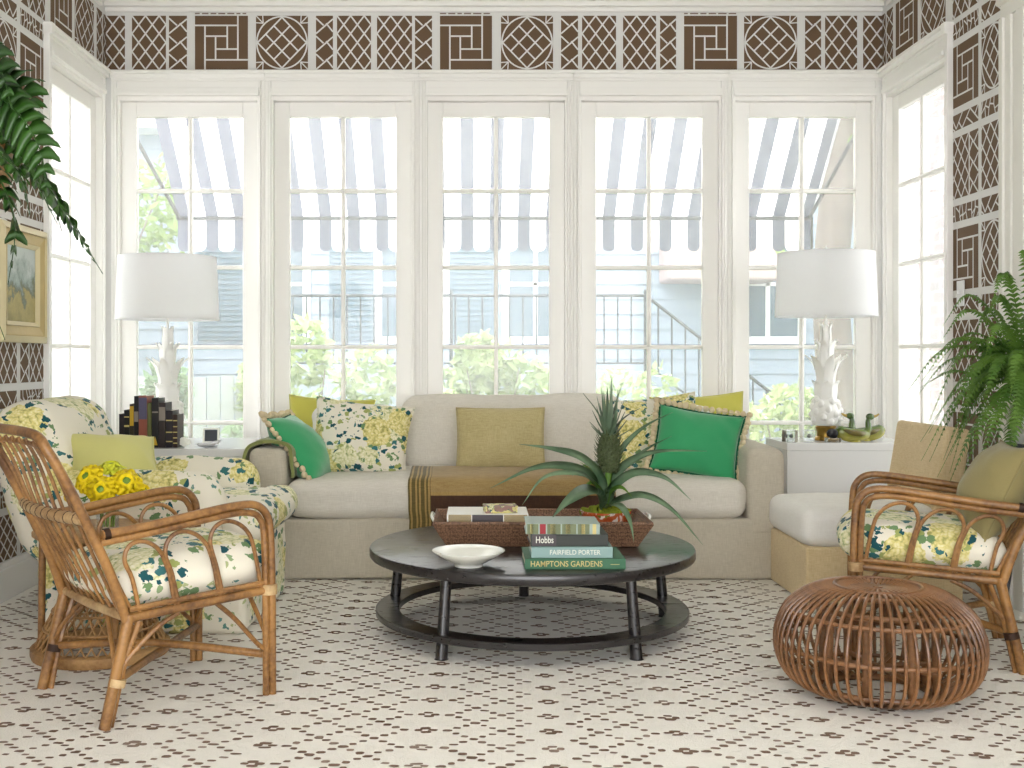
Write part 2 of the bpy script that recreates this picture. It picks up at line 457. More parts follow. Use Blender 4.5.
# ------------------------------------------------------------------ room shell
XL, XR, YB, ZC, Y0 = -2.022, 2.31, 6.25, 3.12, -0.6
struct(MB().box(XL-.2, 3.4, Y0, YB+.16, -.12, 0).build('floor', M['floor'], smooth=False), 'pale painted floor under the patterned rug')
struct(MB().box(XL-.2, 3.4, Y0, YB+.16, ZC, ZC+.15).build('ceiling', M['ceil'], smooth=False), 'white ceiling')

def clip(x0, y0, x1, y1, a0, a1, b0, b1):
    dx, dy = x1-x0, y1-y0; t0, t1 = 0, 1
    for p, q in ((-dx, x0-a0), (dx, a1-x0), (-dy, y0-b0), (dy, b1-y0)):
        if abs(p) < 1e-12:
            if q < 0: return None
        else:
            r = q/p
            if p < 0: t0 = max(t0, r)
            else: t1 = min(t1, r)
    if t0 >= t1: return None
    return (x0+t0*dx, y0+t0*dy, x0+t1*dx, y0+t1*dy)

class Paper:
    """fretwork wallpaper drawn on a wall mesh: u along the wall, z up"""
    def __init__(s, mb, mp, rnd=1):
        s.mb = mb; s.mp = mp; s.r = random.Random(rnd)
    def quad(s, pts, off, mi):
        s.mb.add([s.mp(u, z, off) for u, z in pts], [(0,1,2,3)], mi)
    def rect(s, u0, u1, z0, z1, off=.0008, mi=1):
        s.quad([(u0,z0),(u1,z0),(u1,z1),(u0,z1)], off, mi)
    def line(s, R4, x0, y0, x1, y1, w=.0085):
        c = clip(x0, y0, x1, y1, *R4)
        if not c: return
        x0, y0, x1, y1 = c
        L = math.hypot(x1-x0, y1-y0)
        if L < 1e-4: return
        nx, ny = -(y1-y0)/L*w/2, (x1-x0)/L*w/2
        s.quad([(x0+nx,y0+ny),(x1+nx,y1+ny),(x1-nx,y1-ny),(x0-nx,y0-ny)], .0016, 2)
    def D(s, u0, u1, z0, z1):
        s.rect(u0, u1, z0, z1); R4 = (u0, u1, z0, z1); h = (z1-z0)/3.0; w = .076
        k = -6
        while k < 12:
            s.line(R4, u0+k*w, z0, u0+k*w+w*8, z0+h*8); s.line(R4, u0+k*w, z0, u0+k*w-w*8, z0+h*8); k += 1
    def Hb(s, u0, u1, z0, z1):
        s.rect(u0, u1, z0, z1); R4 = (u0, u1, z0, z1); W_ = u1-u0; h = (z1-z0)/3
        for k in range(-1, 4):
            s.line(R4, u0, z0+k*h, u1, z0+(k+.62)*h+.02)
            s.line(R4, u0+.45*W_, z0+(k+.36)*h+.01, u0-.1*W_, z0+(k+.95)*h)
            s.line(R4, u1, z0+(k+.1)*h, u0+.6*W_, z0+(k+.48)*h+.01)
    def K(s, u0, u1, z0, z1):
        s.rect(u0, u1, z0, z1); R4 = (u0, u1, z0, z1); w = u1-u0; h = z1-z0
        for a, b, c, d in ((0,.18,.81,.18),(.81,0,.81,.82),(.19,.82,1,.82),(.19,.18,.19,1),(.19,.38,.61,.38),(.61,.18,.61,.62),(.39,.62,.81,.62),(.39,.38,.39,.82)):
            s.line(R4, u0+a*w, z1-b*h, u0+c*w, z1-d*h, .009)
    def C(s, u0, u1, z0, z1):
        s.rect(u0, u1, z0, z1); R4 = (u0, u1, z0, z1); w = (u1-u0)/2; h = (z1-z0)/2; cx = (u0+u1)/2; cz = (z0+z1)/2
        n = 36
        for i in range(n):
            a, b = 2*pi*i/n, 2*pi*(i+1)/n
            s.line(R4, cx+w*.97*cos(a), cz+h*.97*sin(a), cx+w*.97*cos(b), cz+h*.97*sin(b))
        for k in (-3, -1, 1, 3):
            q = k/3*.94
            for sg in (1, -1):
                # rotated square lattice
                a = (q/2-.47, sg*(q/2+.47)); b = (q/2+.47, sg*(q/2-.47))
                s.line(R4, cx+a[0]*w, cz+a[1]*h, cx+b[0]*w, cz+b[1]*h)
        for sx_ in (1, -1):
            for sz_ in (1, -1):
                for ax, az in ((1,1),(1,.74),(.74,1)):
                    s.line(R4, cx+sx_*w*.72, cz+sz_*h*.72, cx+sx_*w*ax, cz+sz_*h*az, .006)
    def X(s, u0, u1, z0, z1):
        s.rect(u0, u1, z0, z1); R4 = (u0, u1, z0, z1); n = max(3, round((u1-u0)/.038)); w = (u1-u0)/n; r = s.r; h = z1-z0
        for k in range(n+1):
            a = u0+k*w; m = (a+r.uniform(-.3,.3)*w, z0+h*r.uniform(.35,.65))
            s.line(R4, a+r.uniform(-.4,.4)*w, z0, m[0], m[1], .007); s.line(R4, m[0], m[1], a+r.uniform(-.4,.4)*w, z1, .007)
            s.line(R4, m[0], m[1], m[0]+w, z0+h*r.uniform(.2,.9), .007)
    def Z(s, u0, u1, z0, z1):
        s.rect(u0, u1, z0, z1); R4 = (u0, u1, z0, z1); w = u1-u0; h = z1-z0
        for a, b, c, d in ((0,.15,.3,1),(.12,.5,.0,1),(.3,1,.62,0),(.44,.55,.2,0),(.6,1,.85,.1),(.85,.1,1,.8),(.75,.5,.62,0),(1,.2,.9,0)):
            s.line(R4, u0+a*w, z0+b*h, u0+c*w, z0+d*h, .008)
    def HD(s, u0, u1, z0, z1, flip=False):
        a = (u1-u0)*.32; g = .012
        if flip: s.D(u0, u1-a-g, z0, z1); s.Hb(u1-a, u1, z0, z1)
        else: s.Hb(u0, u0+a, z0, z1); s.D(u0+a+g, u1, z0, z1)
    def dash(s, u0, u1, z):
        u = u0
        while u < u1-.01:
            L = s.r.uniform(.02, .05); s.rect(u, min(u+L, u1), z-.003, z+.003); u += L+.012

FZ0, FZ1 = 2.665, 2.965
# back wall: header over the windows, low sill wall, with fretwork frieze
mb = MB().box(XL-.2, XR+.2, YB, YB+.16, 2.65, ZC, 0).box(XL-.2, XR+.2, YB+.02, YB+.16, 0, .12, 0)
mb.box(XL-.2, XL+.03, YB, YB+.16, 0, 2.66, 0).box(XR-.005, XR+.2, YB, YB+.16, 0, 2.66, 0)
pp = Paper(mb, lambda u, z, o: (u, YB-o-.0005, z), 3)
PX = lambda px: (px-XV)/179.2
seq = [('D',106,125),('D',132,166),('H',169,187),('K',195,248),('C',256,308),('H',316,333),('D',337,371),('D',377,412),('H',415,432),('K',440,492),('C',501,553),
       ('H',561,578),('D',582,616),('D',623,656),('H',660,676),('K',684,737),('C',744,797),('H',805,821),('D',825,857),('D',863,882)]
for kd, a, b in seq:
    {'D': pp.D, 'H': pp.Hb, 'K': pp.K, 'C': pp.C}[kd](PX(a), PX(b), FZ0, FZ1)
    if kd == 'K': pp.dash(PX(a), PX(b), FZ1+.012)
    if kd == 'C': pp.dash(PX(a), PX(b), FZ0-.010)
struct(mb.build('wall_back', [M['paper_w'], M['paper_b'], M['paper_w']], smooth=False), 'white window wall with a brown and white fretwork paper frieze')

def columns(pp, tmap, start, kinds, tmax, wd=.295, pitch=.335, full=True):
    rows_z = []
    z = 2.62
    t = start; i = 0
    while t < tmax-.05:
        k = kinds[i % len(kinds)]
        u0, u1 = tmap(t), tmap(min(t+wd, tmax))
        if u0 > u1: u0, u1 = u1, u0
        # frieze row
        (pp.HD if k else pp.C)(u0, u1, FZ0, FZ1) if k != 2 else pp.K(u0, u1, FZ0, FZ1)
        z = 2.637; j = 0
        while z > .2:
            def seg(fn, h):
                nonlocal z
                lo = max(z-h, .17)
                if z-lo > .03: fn(u0, u1, lo, z)
                z -= h+.034
            seg(pp.X if k == 1 else pp.Z, .075)
            seg(pp.K if k == 1 else pp.C, .29)
            seg(pp.Z if k == 1 else pp.X, .075)
            seg(pp.HD if k == 1 else pp.D, .288)
        t += pitch; i += 1

# left wall
mb = MB().box(XL-.16, XL, Y0, 5.36, 0, ZC, 0).box(XL-.16, XL, 5.36, YB, 2.65, ZC, 0).box(XL-.16, XL-.02, 5.36, YB, 0, .12, 0)
pp = Paper(mb, lambda u, z, o: (XL+o+.0005, u, z), 5)
tm = lambda t: YB-t
for kd, a, b in (('D',.0,.05),('H',.065,.155),('C',.20,.495),('K',.535,.83)):
    {'D': pp.D, 'H': pp.Hb, 'K': pp.K, 'C': pp.C}[kd](tm(b), tm(a), FZ0, FZ1)
columns(pp, tm, .90, [1, 0], 4.6)
struct(mb.build('wall_left', [M['paper_w'], M['paper_b'], M['paper_w']], smooth=False), 'left wall in brown and white fretwork paper behind the gilt picture')
# right wall, with the opening to the hall
mb = MB().box(XR, XR+.16, 4.56, 5.36, 0, ZC, 0).box(XR, XR+.16, 5.36, YB, 2.65, ZC, 0).box(XR, XR+.16, 3.3, 4.56, 2.5, ZC, 0).box(XR, XR+.16, Y0, 3.3, 0, ZC, 0).box(XR+.02, XR+.16, 5.36, YB, 0, .12, 0)
pp = Paper(mb, lambda u, z, o: (XR-o-.0005, u, z), 9)
for kd, a, b in (('D',.0,.06),('H',.075,.165),('K',.205,.50),('C',.54,.835)):
    {'D': pp.D, 'H': pp.Hb, 'K': pp.K, 'C': pp.C}[kd](tm(b), tm(a), FZ0, FZ1)
columns(pp, tm, .915, [1, 0], 1.455, wd=.268, pitch=.30)
struct(mb.build('wall_right', [M['paper_w'], M['paper_b'], M['paper_w']], smooth=False), 'right wall in brown and white fretwork paper beside the fern')
struct(MB().box(3.2, 3.4, 3.1, 4.86, 0, ZC).box(XR+.16, 3.2, 3.1, 3.3, 0, ZC).box(XR+.16, 3.2, 4.66, 4.86, 0, ZC).build('wall_hall', M['white2'], smooth=False), 'white walls of the side passage beyond the opening')

# unseen rear wall; its opening is invented and sized to let in fill light
struct(MB().box(XL-.16, XR+.16, Y0-.16, Y0, 2.3, ZC).box(XL-.16, -1.7, Y0-.16, Y0, 0, 2.3).box(2.0, XR+.16, Y0-.16, Y0, 0, 2.3).box(-1.7, 2.0, Y0-.16, Y0, 0, .3).build('wall_rear', M['white2'], smooth=False), 'plain white wall behind the viewer, with an added opening for fill light')
# crown moulding
def crown(name, boxes, lab): 
    m = MB()
    for b in boxes: m.box(*b)
    struct(m.build(name, M['white'], smooth=False, bevel=.006), lab)
cr = [(.022, 2.985, 3.01), (.04, 3.01, 3.04), (.075, 3.04, 3.075), (.10, 3.075, 3.12)]
crown('trim_1', [(XL, XR, YB-d, YB-.001, a, b) for d, a, b in cr], 'white crown moulding along the window wall')
crown('trim_2', [(XL+.001, XL+d, Y0, YB-.11, a, b) for d, a, b in cr], 'white crown moulding along the left wall')
crown('trim_3', [(XR-d, XR-.001, Y0, YB-.11, a, b) for d, a, b in cr], 'white crown moulding along the right wall')
# baseboards
struct(MB().box(XL+.0005, XL+.018, Y0, 5.35, .002, .14).box(XL+.0005, XL+.012, Y0, 5.35, .14, .165).build('baseboard_left', M['white'], smooth=False, bevel=.003), 'white baseboard along the left wall')
struct(MB().box(XR-.018, XR-.0005, 4.79, 5.32, .002, .14).box(XR-.018, XR-.0005, Y0, 3.05, .002, .165).build('baseboard_right', M['white'], smooth=False, bevel=.003), 'white baseboard along the right wall')
# casing of the opening on the right
m = MB()
for (a, b, th) in ((4.56, 4.60, .02), (4.60, 4.66, .032), (4.66, 4.70, .024), (4.70, 4.75, .034), (4.75, 4.785, .045)):
    m.box(XR-th, XR-.0005, a, b, .002, 2.5)
for (a, b, th) in ((3.26, 3.30, .02), (3.14, 3.26, .03), (3.07, 3.14, .045)):
    m.box(XR-th, XR-.0005, a, b, .002, 2.5)
for (a, b, th) in ((2.5, 2.56, .03), (2.56, 2.585, .05), (2.585, 2.61, .07)):
    m.box(XR-th, XR-.0005, 3.05, 4.80, a, b)
m.box(XR, XR+.16, 4.54, 4.56, .002, 2.5).box(XR, XR+.16, 3.3, 3.32, .002, 2.5)
struct(m.build('door_1', M['white2'], smooth=False, bevel=.003), 'white moulded casing of the passage opening behind the fern')

# ------------------------------------------------------------------ windows
ROWS = [2.408, 1.994, 1.564, 1.117, .692, .262]
def window(n, mat4, lab):
    root = thing('window_%d' % n, lab, 'window'); del root['category']; root['kind'] = 'structure'
    g = .2985
    # casing (local: x along wall, y outward, z up)
    m = MB()
    for sg in (1, -1):
        def bx(a, b, y0, y1, z0=.12, z1=2.60):
            u0, u1 = sorted((sg*a, sg*b)); m.box(u0, u1, y0, y1, z0, z1)
        bx(.384, .396, -.004, .15); bx(.396, .406, -.018, .15); bx(.406, .4292, -.010, .15)
        bx(.412, .418, -.016, -.010)
    m.box(-.384, .384, -.004, .15, 2.492, 2.515).box(-.3955, .3955, -.03, .15, 2.515, 2.535).box(-.3955, .3955, -.022, .15, 2.535, 2.56)
    m.box(-.4292, .4292, -.012, .15, 2.60, 2.662).box(-.3955, .3955, -.010, .15, 2.56, 2.60)
    m.box(-.4292, .4292, -.045, -.012, 2.636, 2.652).box(-.4292, .4292, -.03, -.012, 2.612, 2.636)
    m.box(-.384, .384, -.004, .15, .12, .15)
    m.xf(mat4).build('casing', M['white'], root, smooth=False, bevel=.003)
    s = MB(); y0, y1 = .03, .072
    s.box(-.3838, -g, y0, y1, .152, 2.49).box(g, .3838, y0, y1, .152, 2.49).box(-g, g, y0, y1, 2.408, 2.49).box(-g, g, y0, y1, .152, .262)
    s.box(-.011, .011, y0+.004, y1-.004, .262, 2.408)
    for z in ROWS[1:-1]: s.box(-g, g, y0+.005, y1-.005, z-.011, z+.011)
    for z in ROWS[1:-1]: s.box(-g, g, y0-.001, y0+.006, z-.004, z+.004)
    s.box(-.004, .004, y0-.001, y0+.006, .262, 2.408)
    s.xf(mat4).build('sash', M['white'], root, smooth=False, bevel=.003)
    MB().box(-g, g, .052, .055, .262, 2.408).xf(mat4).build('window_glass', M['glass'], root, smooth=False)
    h = MB().box(.325, .345, .022, .03, 1.00, 1.10).box(.33, .34, -.0, .022, 1.045, 1.055).box(.29, .34, -.006, .002, 1.043, 1.057)
    return root
k = 1
for i in range(5):
    window(k, Matrix.Translation((-1.56+.859*i, YB, 0)), 'white paned window in the back wall, %s' % ['behind the left lamp', 'second from the left corner', 'in the middle behind the sofa', 'second from the right corner', 'behind the right lamp'][i]); k += 1
window(k, Matrix.Translation((XL, 5.79, 0)) @ Matrix.Rotation(R(90), 4, 'Z'), 'white paned window in the left side wall behind the armchair'); k += 1
window(k, Matrix.Translation((XR, 5.79, 0)) @ Matrix.Rotation(R(-90), 4, 'Z'), 'white paned window in the right side wall behind the slipper chair')
# end boards where the side windows meet the papered walls
struct(MB().box(XL-.001, XL+.03, 5.33, 5.365, .0, 2.655).box(XL-.001, XL+.045, 5.325, 5.37, 2.60, 2.655).build('trim_4', M['white'], smooth=False, bevel=.003), 'white corner board of the left side window')
struct(MB().box(XR-.03, XR+.001, 5.33, 5.365, .0, 2.655).box(XR-.045, XR+.001, 5.325, 5.37, 2.60, 2.655).build('trim_5', M['white'], smooth=False, bevel=.003), 'white corner board of the right side window')

# light switch on the right wall
sw = thing('light_switch', 'white toggle switch plate on the fretwork paper of the right wall', 'light switch', (XR-.0035, 5.235, 1.356))
MB().box(-.008, 0, -.036, .036, -.06, .06).build('plate', M['lacquer'], sw, smooth=False, bevel=.002)
MB().box(-.022, -.008, -.005, .005, -.004, .016).build('toggle', M['lacquer'], sw, smooth=False, bevel=.001)

# ------------------------------------------------------------------ rug
rt = R(2.2)
def rugp(u, v):   # rug frame turned a little against the room
    x0, y0 = .2243, 2.973
    return x0 + u*cos(rt) + v*sin(rt), y0 - u*sin(rt) + v*cos(rt)
mb = MB().rbox(-1.985, 2.27, .2, 6.12, .001, .013, r=.005, n=2)
rr = random.Random(4)
RX0, RX1, RY0, RY1 = -1.97, 2.255, .25, 6.1
def fleck(u, v, w, h, mi=1):
    x, y = rugp(u, v)
    if not (RX0 < x-w and x+w < RX1 and RY0 < y-h and y+h < RY1): return
    a = rr.uniform(-.12, .12)+(-rt); w *= rr.uniform(.8, 1.2)/2; h *= rr.uniform(.75, 1.25)/2
    q = []; zf_ = .0138+rr.random()*.0012
    for sx_, sy_ in ((-1,-.6),(-.6,-1),(.6,-1),(1,-.5),(1,.6),(.5,1),(-.6,1),(-1,.5)):
        px_, py_ = sx_*w*rr.uniform(.85,1.1), sy_*h*rr.uniform(.85,1.1)
        q.append((x+px_*cos(a)-py_*sin(a), y+px_*sin(a)+py_*cos(a), zf_))
    mb.add(q, [tuple(range(8))], mi)
PV = .1378; CW = .152
cols = [0.0]
gaps_r = [1.5, 2, 1.5, 1.5, 2, 1.5]; gaps_l = [1.5, 2, 1.5, 2, 1.5, 2, 1.5]
lat = []
u = 0; ph = 0
for g in gaps_r:
    u0 = u+.06; lat.append((u0, g)); u = u0+CW*g+.06; cols.append(u)
u = 0
for g in gaps_l:
    u1 = u-.06; lat.append((u1-CW*g, g)); u = u1-CW*g-.06; cols.append(u)
n0, n1 = -21, 25
for c in cols:
    for k in range(n0, n1):
        v = k*PV + rr.uniform(-.004, .004); cu = c+rr.uniform(-.004, .004); mi = 1 if rr.random() < .7 else 2
        fleck(cu-.020, v, .025, .017, mi); fleck(cu+.020, v, .025, .017, mi); fleck(cu-.002, v+.015, .030, .017, mi); fleck(cu+.002, v-.015, .030, .017, mi)
for (u0, g) in lat:
    flip = 0
    if g == 1.5: flip = .5 if u0 >= -.01 and u0 < .1 else (.5 if rr.random() < .5 else .5)
    nst = int(g*2)*3
    tip0 = .5 if g == 1.5 else 0.0
    if u0 < 0 and g == 1.5: tip0 = 0.0
    for k in range(n0, n1):
        for sgn in (1, -1):
            for i in range(nst+ (1 if sgn > 0 else 0)):
                uu = u0 + CW/6*i
                # zigzag: every lattice line is straight across the band
                vv = (k+tip0)*PV + sgn*(PV/6*i)
                if sgn > 0 and i in (0, nst): pass
                fleck(uu+rr.uniform(-.002,.002), vv+rr.uniform(-.003,.003), .026 if i % 3 == 0 else .022, .0158, 1 if rr.random() < .72 else 2)
rug = tag(mb.build('rug', [M['rug'], M['rug_b'], M['rug_b2']], angle=30), 'large cream wool rug with a brown flecked diamond lattice covering the floor', 'rug')

# ------------------------------------------------------------------ outdoors
struct(MB().box(-14, 14, YB+.17, 26, -.75, -.55).build('ground', M['lawn'], smooth=False), 'lawn outside the windows')
struct(MB().box(-6, -2.3, -3, 6.4, -.75, -.55).box(3.5, 7, -3, 6.4, -.75, -.55).build('ground_side', M['lawn'], smooth=False), 'grass at both sides of the house')
# striped awning
struct(MB().box(-2.6, 2.9, YB+.17, YB+.36, 3.28, 3.46).build('trim_6', M['white'], smooth=False), 'white eave board above the awning outside')
aw = thing('awning', 'grey and white striped canvas awning with a scalloped edge outside the windows', 'awning', (0, YB+.35, 2.74))
def awz(d): return 2.06+.984*(7.9-d)-2.74
m = MB(); pitch = .2; wg = .088
x = -2.05; stripes = []
while x < 2.36:
    stripes.append((x, x+wg, 1)); stripes.append((x+wg, min(x+pitch, 2.42), 0)); x += pitch
for (a, b, mi) in stripes:
    ya, yb_ = .0, 7.9-YB-.35
    m.add([(a, ya, awz(6.6)), (b, ya, awz(6.6)), (b, yb_, awz(7.9)), (a, yb_, awz(7.9))], [(0,1,2,3)], mi)
m.build('canvas', [M['aw_w'], M['aw_g']], aw, smooth=False)
m = MB()
for (a, b, mi) in stripes:
    n = 8; y = 7.9-YB-.35+.012; top = awz(7.9)+.01
    for i in range(n):
        k0, k1 = i/n, (i+1)/n
        f = lambda k: (-.225-.036*sqrt(max(0, 1-(2*k-1)**2)))
        m.add([(a+(b-a)*k0, y, top), (a+(b-a)*k1, y, top), (a+(b-a)*k1, y, top+f(k1)), (a+(b-a)*k0, y, top+f(k0))], [(0,1,2,3)], mi)
m.build('valance', [M['aw_w'], M['aw_g']], aw, smooth=False)
yb_ = 7.9-YB-.35
MB().tube([(-2.05, yb_-.02, awz(7.9)-.02), (2.42, yb_-.02, awz(7.9)-.02)], .014).build('front_bar', M['iron'], aw)
MB().tube([(2.40, yb_-.02, awz(7.9)-.02), (2.62, -.12, .30)], .013).build('support_arm', M['iron'], aw)
MB().tube([(-2.03, yb_-.02, awz(7.9)-.02), (-2.2, -.12, .10)], .013).build('support_arm', M['iron'], aw)

def bush(name, label, c, rad, n, mat, leaf=.07, seed=1, cat='shrub', group=None, trunk=None):
    r = random.Random(seed); root = thing(name, label, cat, c, group=group)
    m = MB()
    blobs = [((0, 0, 0), 1.0)] + [((r.uniform(-.7,.7), r.uniform(-.6,.6), r.uniform(-.35,.75)), r.uniform(.35,.55)) for _ in range(7)]
    for i in range(n):
        bc, br = r.choice(blobs)
        th = r.uniform(0, 2*pi); cz = r.uniform(-1, 1); q = sqrt(1-cz*cz); rad_ = br*(r.uniform(.55, 1))**.5
        p = Vector(((bc[0]+q*cos(th)*rad_*.8)*rad[0], (bc[1]+q*sin(th)*rad_*.8)*rad[1], (bc[2]+cz*rad_*.8)*rad[2]+rad[2]))
        a = Vector((r.gauss(0,1), r.gauss(0,1), r.gauss(0,.7))).normalized(); b = a.cross(Vector((r.gauss(0,1), r.gauss(0,1), r.gauss(0,1)))).normalized()
        L = leaf*r.uniform(.6, 1.3)
        m.add([p-a*L, p-b*L*.4, p+a*L, p+b*L*.4], [(0,1,2,3)])
    m.build('foliage', mat, root, smooth=False)
    t = MB()
    for i in range(5):
        a = i*1.3; t.tube([(0.02*cos(a), .02*sin(a), -.02), (rad[0]*.25*cos(a), rad[1]*.25*sin(a), rad[2]*.8), (rad[0]*.5*cos(a), rad[1]*.5*sin(a), rad[2]*1.5)], .02, 6, sub=3, r1=.006)
    t.build('stem', M['bark'], root)
    return root
G = -.55
bush('shrub', 'bright yellow-green shrub behind the second window from the left', (-1.6, 11.2, G), (.85, .5, 1.0), 2600, M['bush1'], .075, 11, group=None)
bush('shrub', 'bright yellow-green shrub behind the middle window', (.28, 10.6, G), (.8, .5, 1.0), 2600, M['bush1'], .075, 12)
bush('shrub', 'low green shrub in front of the bright ones, middle window', (.35, 9.5, G), (.85, .35, .55), 1800, M['bush2'], .06, 13)
bush('shrub', 'low green shrub seen through the second window from the left', (-1.35, 9.5, G), (.8, .35, .58), 1800, M['bush2'], .06, 14)
bush('shrub', 'leafy shrub against the pale fence at the left window', (-2.95, 9.8, G), (.55, .4, .8), 2000, M['bush2'], .065, 15)
bush('shrub', 'small bright shrub beside the house steps', (1.6, 10.6, G), (.5, .4, .8), 1100, M['bush1'], .06, 16)
bush('shrub', 'bright shrub below the tree at the right window', (2.95, 10.2, G), (.75, .5, .68), 1700, M['bush1'], .065, 17)
bush('shrub', 'green bush outside the right side window', (3.9, 8.6, G), (.5, .6, .85), 1400, M['bush2'], .06, 18)
tr = bush('tree', 'leafy tree beyond the fence left of the awning', (-4.1, 12.5, 1.2), (1.5, 1.2, 1.3), 3000, M['bush3'], .09, 19, cat='tree')
MB().tube([(0, 0, 1.2), (.05, 0, .5), (0, 0, -1.76)], .12, 10, sub=4, r1=.17).build('trunk', M['bark'], tr)
tt = thing('tree', 'grey barked tree trunk behind the right lamp', 'tree', (3.12, 9.5, G))
MB().tube([(0, 0, 0), (.02, 0, 1), (-.04, 0, 2.2), (.03, 0, 3.3), (.1, 0, 5)], .17, 14, sub=6, r1=.13).build('trunk', M['bark'], tt)
MB().tube([(-.03, 0, 3.0), (.5, .1, 3.5), (1.2, .1, 4.4)], .07, 8, sub=5, r1=.03).build('branch', M['bark'], tt)
r_ = random.Random(33); lf = MB()
for i in range(2600):
    p = Vector((r_.gauss(.2,.9), r_.gauss(0,.8), 4.6+r_.gauss(0,.5))); a = Vector((r_.gauss(0,1), r_.gauss(0,1), r_.gauss(0,.7))).normalized(); b = a.cross(Vector((r_.gauss(0,1), r_.gauss(0,1), 1))).normalized(); L = .1*r_.uniform(.6,1.3)
    lf.add([p-a*L, p-b*L*.4, p+a*L, p+b*L*.4], [(0,1,2,3)])
lf.build('foliage', M['bush3'], tt, smooth=False)
# board fence at the left
fe = thing('fence', 'pale grey upright board fence outside the left window', 'fence', (-3.2, 10.9, G))
m = MB()
for i in range(24): m.box(-1.9+i*.135, -1.9+i*.135+.12, 0, .025, 0, 1.42+.01*(i % 3))
m.build('board_panel', M['fence'], fe, smooth=False)
MB().box(-1.9, 1.34, .025, .07, .3, .38).box(-1.9, 1.34, .025, .07, 1.1, 1.18).build('rail', M['fence'], fe, smooth=False)
# brick walls seen through the side windows
tag(MB().box(3.0, 3.25, 6.55, 7.5, G, 3.4).build('brick_pier', M['brick'], smooth=False), 'red brick pier outside the right side window', 'pier')
tag(MB().box(-3.15, -2.9, 6.9, 8.30, G, 3.4).build('brick_pier', M['brick'], smooth=False), 'red brick pier outside the left side window', 'pier')
# side walls of the houses next door
tag(MB().box(-6.2, -5.6, 6.0, 19, G, 5).build('neighbour_wall', M['siding'], smooth=False), 'pale blue side wall of the next house, beyond the left brick pier', 'house wall')
tag(MB().box(5.6, 6.2, 6.0, 14.5, G, 5).build('neighbour_wall', M['siding'], smooth=False), 'pale blue side wall of the next house, beyond the right brick pier', 'house wall')
# neighbouring house
ho = thing('house', 'pale blue-grey clapboard house beyond the garden', 'house', (0, 15, G))
m = MB(); zz = 0
while zz < 4.6:
    m.add([(-5.2, 0, zz), (9, 0, zz), (9, -.02, zz+.0), (-5.2, -.02, zz)], [(0,1,2,3)])
    m.add([(-5.2, -.02, zz), (9, -.02, zz), (9, 0, zz+.2), (-5.2, 0, zz+.2)], [(0,1,2,3)]); zz += .2
m.box(-5.2, 9, .001, .3, 0, 4.6)
m.build('wall', M['siding'], ho, smooth=False)
def hwin(x0, x1, z0, z1):
    f = MB().box(x0-.1, x1+.1, -.08, -.021, z0-.1, z0).box(x0-.1, x1+.1, -.08, -.021, z1, z1+.1).box(x0-.1, x0, -.08, -.021, z0, z1).box(x1, x1+.1, -.08, -.021, z0, z1).box((x0+x1)/2-.03, (x0+x1)/2+.03, -.06, -.022, z0, z1).box(x0, x1, -.06, -.022, (z0+z1)/2-.025, (z0+z1)/2+.025).build('window', M['white'], ho, smooth=False)
    MB().box(x0, x1, -.04, -.022, z0, z1).build('pane', M['hglass'], f, smooth=False)
def shutter(x0, x1, z0, z1):
    m = MB().box(x0, x1, -.06, -.021, z0, z1)
    z = z0+.05
    while z < z1-.08: m.box(x0+.04, x1-.04, -.08, -.06, z, z+.03); z += .07
    m.build('shutter', M['siding_d'], ho, smooth=False)
hwin(-1.15, -.35, 1.9, 3.3); shutter(-1.85, -1.25, 1.85, 3.35); shutter(-.25, .35, 1.85, 3.35); hwin(.55, 1.25, 1.9, 3.3); hwin(3.6, 4.4, 1.9, 3.3)
shutter(-3.6, -3.0, 1.85, 3.35); hwin(-2.9, -2.2, 1.9, 3.3)
MB().box(-5.4, 9.2, -.5, .2, 4.6, 4.8).build('eave', M['white'], ho, smooth=False)
m = MB(); m.add([(-5.4, -.55, 4.8), (9.2, -.55, 4.8), (9.2, 3, 6.6), (-5.4, 3, 6.6)], [(0,1,2,3)]); m.add([(-5.4, -.55, 4.75), (9.2, -.55, 4.75), (9.2, 3, 6.5), (-5.4, 3, 6.5)], [(3,2,1,0)]); m.build('roof', M['roofp'], ho, smooth=False)
# porch with landing and steps
po = thing('porch_steps', 'raised white landing with steps down to the right in front of the house', 'steps', (1.0, 13.6, G))
m = MB().box(-3.6, 1.1, -.4, 1.3, 0, 1.45)
for i in range(7): m.box(1.1+i*.25, 1.1+(i+1)*.25, -.4, .9, 0, 1.45-.2*(i+1) if 1.45-.2*(i+1) > .03 else .04)
m.build('steps', M['siding'], po, smooth=False)
rl = MB(); rl.tube([(-3.55, -.36, 2.35), (1.1, -.36, 2.35), (2.9, -.36, .95)], .022, 6); rl.tube([(-3.55, -.36, 1.55), (1.1, -.36, 1.55), (2.9, -.36, .15)], .014, 6)
x = -3.55
while x < 2.9:
    zt = 2.35 if x < 1.1 else 2.35-(x-1.1)*.778
    rl.tube([(x, -.36, zt-.8), (x, -.36, zt)], .011, 5); x += .16
for x_, zb in ((-3.55, 1.45), (-1.2, 1.45), (1.1, 1.45), (2.9, 0.0)):
    zt = 2.42 if x_ < 2 else 1.0
    rl.tube([(x_, -.36, zb), (x_, -.36, zt)], .025, 6)
rl.build('railing', M['iron'], po)
MB().rbox(2.55, 3.95, -.85, -.025, 2.60, 3.25, r=.04, n=3).build('shingled_hood', M['roofp'], ho)
